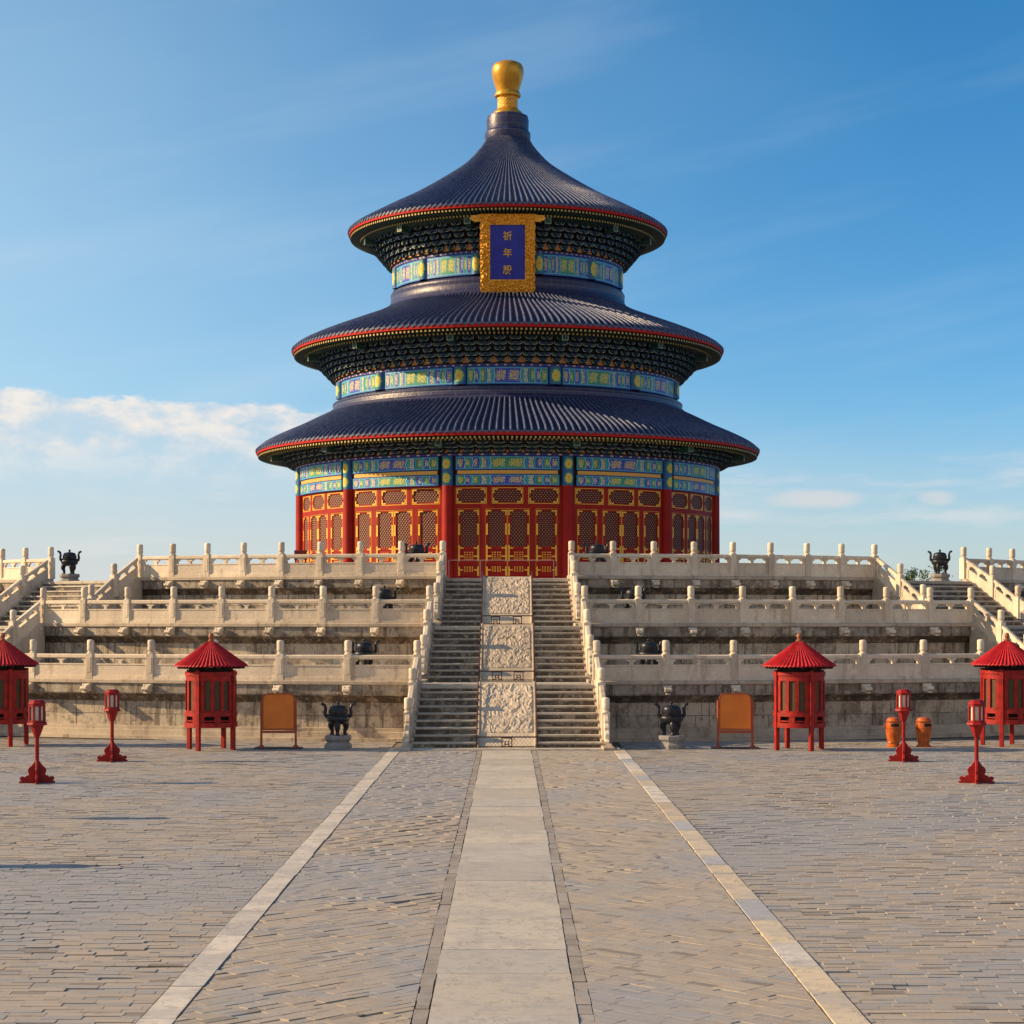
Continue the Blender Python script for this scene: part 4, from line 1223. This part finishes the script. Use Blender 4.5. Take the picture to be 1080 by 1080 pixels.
# ------------------------------------------------------------------ bronze tripod censers
def censer(label):
    th = thing('bronze_censer', label, 'censer', group='bronze tripod censers on the terrace')
    p = MB(); p.lathe([(0.0, 0.0), (0.48, 0.0), (0.49, 0.13), (0.45, 0.17), (0.40, 0.21), (0.40, 0.25), (0.45, 0.29), (0.47, 0.33), (0.47, 0.43), (0.44, 0.45), (0.0, 0.45)], 8, 22.5, 382.5); p.build('pedestal', M['pedestal'], th, None, 0.012)
    z = 0.45
    b = MB(); b.lathe([(0.0, z + 0.36), (0.20, z + 0.37), (0.32, z + 0.42), (0.385, z + 0.50), (0.40, z + 0.58), (0.385, z + 0.63), (0.35, z + 0.66), (0.37, z + 0.68), (0.37, z + 0.71), (0.32, z + 0.72)], 32); bo = b.build('bowl', M['bronze'], th, 40)
    l = MB(); l.lathe([(0.31, z + 0.715), (0.325, z + 0.76), (0.325, z + 0.84), (0.30, z + 0.86), (0.29, z + 0.93), (0.24, z + 0.98), (0.12, z + 1.01), (0.05, z + 1.02)], 32); lo = l.build('lid', M['bronze'], th, 40)
    k = MB(); k.lathe([(0.05, z + 1.01), (0.035, z + 1.04), (0.06, z + 1.08), (0.055, z + 1.12), (0.0, z + 1.15)], 14); k.build('knob', M['bronze'], lo, 60)
    for s in (-1, 1):
        h = MB()
        pts = [(s * 0.36, 0, z + 0.60), (s * 0.43, 0, z + 0.66), (s * 0.44, 0, z + 0.78), (s * 0.42, 0, z + 0.90), (s * 0.45, 0, z + 1.00), (s * 0.53, 0, z + 1.05), (s * 0.57, 0, z + 1.03)]
        h.tube(pts, [0.055, 0.06, 0.058, 0.052, 0.055, 0.05, 0.035], 8); h.build('handle', M['bronze'], th, 50)
    for a in (0, 128, -128):
        g = MB()
        q = [pol(0.25, a, z + 0.46), pol(0.31, a, z + 0.36), pol(0.32, a, z + 0.26), pol(0.27, a, z + 0.14), pol(0.27, a, z + 0.06), pol(0.29, a, z + 0.0)]
        g.tube(q, [0.10, 0.115, 0.10, 0.062, 0.065, 0.09], 10); g.build('leg', M['bronze'], th, 50)
    return th
cs0 = censer('dark bronze censer on the pavement, left of the central stairs')
cs0.location = (-5.66, -49.0, 0)
for lab, loc, rz in (
    ('dark bronze censer on the pavement, right of the central stairs', (5.52, -49.0, 0), 0.1),
    ('bronze censer on the lowest tier deck, left of the central stairs', (-5.22, -43.0, ZD[1]), 0.2),
    ('bronze censer on the lowest tier deck, right of the central stairs', (5.18, -43.0, ZD[1]), -0.15),
    ('bronze censer on the middle tier deck, left of the central stairs', (-4.82, -37.6, ZD[2]), 0.1),
    ('bronze censer on the middle tier deck, right of the central stairs', (4.95, -37.6, ZD[2]), 0.0),
    ('bronze censer on the top tier before the hall doors, left of centre', (-3.80, -32.4, ZD[3]), 0.1),
    ('bronze censer on the top tier before the hall doors, right of centre', (3.76, -32.4, ZD[3]), -0.1),
    ('bronze censer against the sky at the head of the left side stairs', (-20.45, -22.8, ZD[3]), R_(28)),
    ('bronze censer against the sky at the head of the right side stairs', (20.2, -22.8, ZD[3]), R_(-25))):
    dup(cs0, lab, loc, rz)

# ------------------------------------------------------------------ red lantern kiosks
def kiosk(label):
    th = thing('red_kiosk', label, 'kiosk', group='red wooden kiosks in front of the terrace')
    RK = 0.83
    legm = MB(); legm.box(-0.07, 0.07, -RK - 0.07, -RK + 0.07, 0.0, 2.66)
    LM = legm.mesh('leg', [M['kiosk_red']], None, 0.012)
    for a in (0, 90, 180, 270): place('leg', LM, th, None, R_(a))
    b = MB()
    for (r, z0, z1, t) in ((RK + 0.035, 2.48, 2.60, 0.10), (RK, 2.30, 2.48, 0.06), (RK + 0.035, 1.13, 1.26, 0.10), (RK + 0.01, 0.96, 1.0, 0.06), (RK + 0.045, 0.76, 0.92, 0.11), (RK, 1.22, 1.32, 0.06)):
        b.lathe([(r - t, z0), (r, z0), (r, z1), (r - t, z1), (r - t, z0)], 48)
    for k in range(48):
        pass
    # mullions between windows
    for q in range(4):
        for k in range(12):
            a = 90 * q + 11.25 * 0.5 + k * (90 - 11.25) / 11
        for c in (10.5, 33.5, 56.5, 79.5):
            Mx = Matrix.Rotation(R_(90 * q + c), 4, 'Z')
            b.box(-0.062, 0.062, -RK - 0.012, -RK + 0.04, 1.3, 2.32, 0, Mx)
        for c in (8, 45, 82):
            Mx = Matrix.Rotation(R_(90 * q + c), 4, 'Z')
            b.box(-0.10, 0.10, -RK - 0.02, -RK + 0.04, 0.90, 1.15, 0, Mx)
    body = b.build('body', M['kiosk_red'], th, 30)
    fl = MB(); fl.lathe([(0.0, 0.84), (RK - 0.05, 0.84)], 32); fl.build('floor', M['kiosk_red'], th)
    cr = MB(); cr.lathe([(RK - 0.16, 0.85), (RK - 0.16, 1.14)], 40); cr.build('inner_drum', M['kiosk_dark'], th, 40)
    nm = MB(); nm.lathe([(RK - 0.045, 1.25), (RK - 0.045, 2.36)], 8, 22.5 - 17, 67.5 + 17)
    NM = nm.mesh('window_mesh', [M['kiosk_net']], 40)
    for a in (0, 90, 180, 270): place('window_mesh', NM, th, None, R_(a))
    # fluted conical roof
    n = 56; prof = [(0.06, 3.62), (0.20, 3.55), (0.55, 3.28), (0.95, 2.985), (1.20, 2.815), (1.215, 2.78)]
    rf = MB(); vs = []; fs = []
    for j in range(2 * n):
        a = PI * j / n
        for i, (r, z) in enumerate(prof):
            bulge = (0.022 if j % 2 else -0.022) * min(1.0, r / 0.9)
            vs.append((r * math.sin(a), -r * math.cos(a), z + bulge))
    k = len(prof)
    for j in range(2 * n):
        for i in range(k - 1):
            a_ = j * k + i; b_ = ((j + 1) % (2 * n)) * k + i
            fs.append((a_, b_, b_ + 1, a_ + 1))
    rf.add(vs, fs)
    rf.lathe([(1.21, 2.77), (1.0, 2.80), (0.4, 3.05), (0.05, 3.2)], 40)
    rfo = rf.build('roof', M['kiosk_roof'], th, 12)
    ev = MB()
    for q in range(16):
        Mx = Matrix.Rotation(2 * PI * q / 16, 4, 'Z'); ev.box(-0.03, 0.03, -1.12, -0.55, 2.70, 2.765, 0, Mx)
    ev.lathe([(RK - 0.10, 2.60), (RK - 0.10, 2.72)], 40)
    ev.build('eave_frame', M['kiosk_dark'], rfo)
    kn = MB(); kn.lathe([(0.10, 3.58), (0.11, 3.64), (0.06, 3.68), (0.085, 3.74), (0.09, 3.80), (0.06, 3.86), (0.0, 3.89)], 16); kn.build('finial', simple('kiosk_finial_wood', (0.26, 0.09, 0.04)) if 'kfin' not in M else M['kfin'], rfo, 60)
    return th
k0 = kiosk('red round kiosk on four legs, left of the orange board')
k0.location = (-9.85, -49.5, 0); k0.rotation_euler = (0, 0, R_(-21.7))
dup(k0, 'red round kiosk on four legs, right of the orange board', (9.72, -49.6, 0), R_(20))
dup(k0, 'red kiosk cut off by the left edge of the photo', (-17.35, -47.3, 0), R_(32))
dup(k0, 'red kiosk beside the two orange urns at the right edge', (17.2, -47.3, 0), R_(-26))

# ------------------------------------------------------------------ red standing lanterns
def lantern(label):
    th = thing('standing_lantern', label, 'lantern', group='red standing lanterns on the plaza')
    half = [(0.0, 0.0), (0.46, 0.0), (0.47, 0.05), (0.40, 0.06), (0.45, 0.11), (0.44, 0.16), (0.38, 0.185), (0.31, 0.16), (0.29, 0.20), (0.22, 0.21), (0.215, 0.25), (0.24, 0.31), (0.235, 0.37), (0.20, 0.42), (0.15, 0.455), (0.12, 0.50), (0.085, 0.55), (0.05, 0.60), (0.0, 0.62)]
    fm = MB(); fm.prism(half, -0.032, 0.032)
    FM = fm.mesh('foot_bracket', [M['lamp_red']], None, 0.008)
    for a in (0, 90, 180, 270): place('foot_bracket', FM, th, None, R_(a))
    p = MB(); p.lathe([(0.055, 0.0), (0.055, 1.20), (0.06, 1.22)], 12); p.build('pole', M['lamp_red'], th, 40)
    c = MB(); c.lathe([(0.06, 1.20), (0.10, 1.27), (0.16, 1.42), (0.185, 1.50), (0.20, 1.53)], 8, 22.5, 382.5); c.build('cup', M['lamp_red'], th)
    t = MB(); t.lathe([(0.0, 1.53), (0.27, 1.53), (0.28, 1.55), (0.27, 1.60), (0.22, 1.61), (0.0, 1.61)], 8, 22.5, 382.5); t.build('tray', M['lamp_red'], th, None, 0.006)
    fr = MB()
    for k in range(8):
        Mx = Matrix.Rotation(R_(22.5 + 45 * k), 4, 'Z'); fr.box(-0.026, 0.026, -0.225, -0.18, 1.61, 2.07, 0, Mx)
    fr.lathe([(0.20, 2.03), (0.225, 2.03), (0.225, 2.09), (0.20, 2.09)], 8, 22.5, 382.5)
    fr.lathe([(0.20, 1.61), (0.225, 1.61), (0.225, 1.66), (0.20, 1.66)], 8, 22.5, 382.5)
    fr.build('frame', M['lamp_red'], th)
    g = MB(); g.lathe([(0.185, 1.60), (0.185, 2.05)], 8, 22.5, 382.5); g.build('paper_panel', M['paper'], th)
    r = MB(); r.lathe([(0.245, 2.085), (0.245, 2.11), (0.19, 2.17), (0.17, 2.18), (0.17, 2.195), (0.0, 2.20)], 8, 22.5, 382.5); r.build('cap', M['lamp_red'], th)
    return th
l0 = lantern('red standing lantern with pale panels, nearest of the left pair in frame')
l0.location = (-12.40, -63.2, 0); l0.rotation_euler = (0, 0, R_(12))
for lab, x, y, rz in (
    ('red standing lantern nearest the left kiosk, further of the left pair', -12.03, -55.1, 10),
    ('red standing lantern in front of the two orange urns', 12.10, -55.1, -10),
    ('red standing lantern in front of the right edge kiosk', 12.42, -63.2, -12),
    ('red standing lantern just outside the left edge, third from the terrace', -12.1, -72.6, 8),
    ('red standing lantern outside the left edge, fourth from the terrace', -12.1, -81.1, 8)):
    dup(l0, lab, (x, y, 0), R_(rz))

# ------------------------------------------------------------------ orange boards
def board(label):
    th = thing('notice_board', label, 'notice board', group='blank orange notice boards')
    b = MB(); b.box(-0.80, 0.80, -0.35, 0.35, 0.0, 0.045); b.build('base', M['board_base'], th, None, 0.008)
    for s in (-1, 1):
        q = MB(); q.tube([(s * 0.575, 0, 0.04), (s * 0.575, 0, 1.62)], 0.04, 10); po = q.build('post', M['board_frame'], th, 40)
        f = MB(); f.lathe([(0.0, 0.12), (0.055, 0.12), (0.11, 0.07), (0.12, 0.045)], 16, M=Matrix.Translation((s * 0.575, -0.02, 0))); f.build('foot', M['board_frame'], po, 40)
    w_, z0, z1, r = 0.51, 0.62, 1.86, 0.17
    def rr(w, z0, z1, r):
        pts = [(-w, z0), (w, z0)]
        for k in range(7):
            a = PI / 2 * k / 6; pts.append((w - r + r * math.cos(a), z1 - r + r * math.sin(a)))
        for k in range(7):
            a = PI / 2 + PI / 2 * k / 6; pts.append((-w + r + r * math.cos(a), z1 - r + r * math.sin(a)))
        return pts
    o = MB(); outer = rr(w_ + 0.035, z0, z1, r + 0.03); inner = rr(w_, z0 + 0.05, z1 - 0.04, r)
    n = len(outer)
    o.add([(x, -0.05, z) for x, z in outer] + [(x, -0.05, z) for x, z in inner] + [(x, 0.05, z) for x, z in outer] + [(x, 0.05, z) for x, z in inner],
          [f for i in range(n) for f in ((i, (i + 1) % n, (i + 1) % n + n, i + n), (i + 2 * n, i + 3 * n, (i + 1) % n + 3 * n, (i + 1) % n + 2 * n), (i, i + 2 * n, (i + 1) % n + 2 * n, (i + 1) % n), (i + n, (i + 1) % n + n, (i + 1) % n + 3 * n, i + 3 * n))])
    o.build('frame', M['board_frame'], th)
    p = MB(); p.prism(rr(w_ - 0.002, z0 + 0.052, z1 - 0.042, r), -0.03, 0.03); p.build('panel', M['board'], th)
    l = MB(); l.box(-0.56, 0.56, -0.03, 0.03, 0.52, 0.60); l.build('crossbar', M['board_frame'], th)
    return th
b0 = board('orange arched notice board beside the left kiosk')
b0.location = (-7.66, -49.0, 0); b0.rotation_euler = (0, 0, R_(2))
dup(b0, 'orange arched notice board beside the right kiosk', (7.66, -49.0, 0), R_(-2))

# ------------------------------------------------------------------ glazed urns
def urn(label):
    th = thing('glazed_urn', label, 'urn', group='orange glazed urns')
    b = MB(); b.lathe([(0.0, 0.0), (0.24, 0.0), (0.245, 0.04), (0.19, 0.10), (0.19, 0.14), (0.235, 0.30), (0.265, 0.55), (0.27, 0.75), (0.25, 0.86), (0.26, 0.87), (0.26, 0.90), (0.22, 0.93)], 28); bo = b.build('body', M['urn'], th, 40)
    op = MB(); op.lathe([(0.272, 0.70), (0.275, 0.72), (0.272, 0.80)], 8, -30, 30); op.build('opening', M['kiosk_dark'], th)
    for z in (0.62, 0.84, 0.16):
        r = MB(); r.lathe([(0.24, z), (0.285 if z > 0.3 else 0.235, z + 0.015), (0.24 if z > 0.3 else 0.19, z + 0.03)], 28); r.build('band', M['urn_band'], th, 40)
    l = MB(); l.lathe([(0.24, 0.90), (0.225, 0.96), (0.17, 1.0), (0.12, 1.01), (0.0, 1.02)], 24); l.build('lid', M['urn'], th, 40)
    for s in (-1, 1):
        h = MB(); h.tube([(s * (0.27 + 0.05 * math.sin(t)), 0, 0.70 + 0.08 * math.cos(t)) for t in [PI * k / 8 for k in range(9)]], 0.02, 6); h.build('handle', M['urn'], th, 40)
    return th
u0 = urn('orange glazed urn behind the standing lantern, left of two')
u0.location = (13.15, -48.1, 0)
dup(u0, 'orange glazed urn standing free of the lantern, right of two', (14.17, -48.1, 0), 0.4)

# ------------------------------------------------------------------ little dark red stand by the hall
sd = thing('sign_stand', 'dark red low sign stand on the top tier at the hall left side', 'sign', (-9.85, -21.0, ZD[3]))
m_ = MB(); m_.box(-0.30, 0.30, -0.04, 0.04, 1.15, 1.62); m_.build('panel', M['red_dark'], sd, None, 0.01)
for s in (-1, 1):
    m_ = MB(); m_.box(s * 0.24 - 0.03, s * 0.24 + 0.03, -0.03, 0.03, 0.0, 1.15); m_.build('leg', M['red_dark'], sd)

# ------------------------------------------------------------------ tree behind the terrace on the right
def tree(label, x, y, H, rc):
    th = thing('broadleaf_tree', label, 'tree', (x, y, 0))
    tr = MB(); tr.tube([(0, 0, 0), (0.1, 0, H * 0.35), (0, 0.1, H * 0.7)], [0.24, 0.18, 0.09], 9)
    tips = []
    for k in range(9):
        a = k * 2.4; z = H * (0.35 + 0.05 * k)
        e = (math.cos(a) * rc * 0.7, math.sin(a) * rc * 0.7, z + H * 0.18)
        tr.tube([(0.05, 0.03, z), (e[0] * 0.5, e[1] * 0.5, z + H * 0.06), e], [0.08, 0.05, 0.02], 6); tips.append(e)
    tr.build('trunk', simple('bark', (0.09, 0.065, 0.045), (0.06, 0.045, 0.03), 6, 0.9), th, 50)
    lf = MB(); rnd = random.Random(5)
    clumps = [Vector((rnd.uniform(-1, 1) * rc, rnd.uniform(-1, 1) * rc, H * rnd.uniform(0.45, 0.97))) for _ in range(46)]
    clumps = [c for c in clumps if (c.x / rc) ** 2 + (c.y / rc) ** 2 + ((c.z - H * 0.68) / (H * 0.32)) ** 2 < 1.0] + [Vector(t) for t in tips]
    for c in clumps:
        cr = rnd.uniform(0.35, 0.7); mi = rnd.randrange(2)
        for _ in range(130):
            d = Vector((rnd.gauss(0, 1), rnd.gauss(0, 1), rnd.gauss(0, 1))) * cr * 0.5
            p = c + d; s = rnd.uniform(0.07, 0.14)
            u = Vector((rnd.gauss(0, 1), rnd.gauss(0, 1), rnd.gauss(0, 1))).normalized(); v = u.orthogonal().normalized()
            lf.add([p - u * s, p + v * s * 0.5, p + u * s, p - v * s * 0.5], [(0, 1, 2, 3)], mi)
    lf.build('crown', [simple('leaf_dark', (0.035, 0.065, 0.015), None, rough=0.6), simple('leaf_light', (0.07, 0.11, 0.03), None, rough=0.6)], th)
tree('green leafy tree top showing beyond the right side stairs', 31.0, 34.0, 8.9, 2.6)
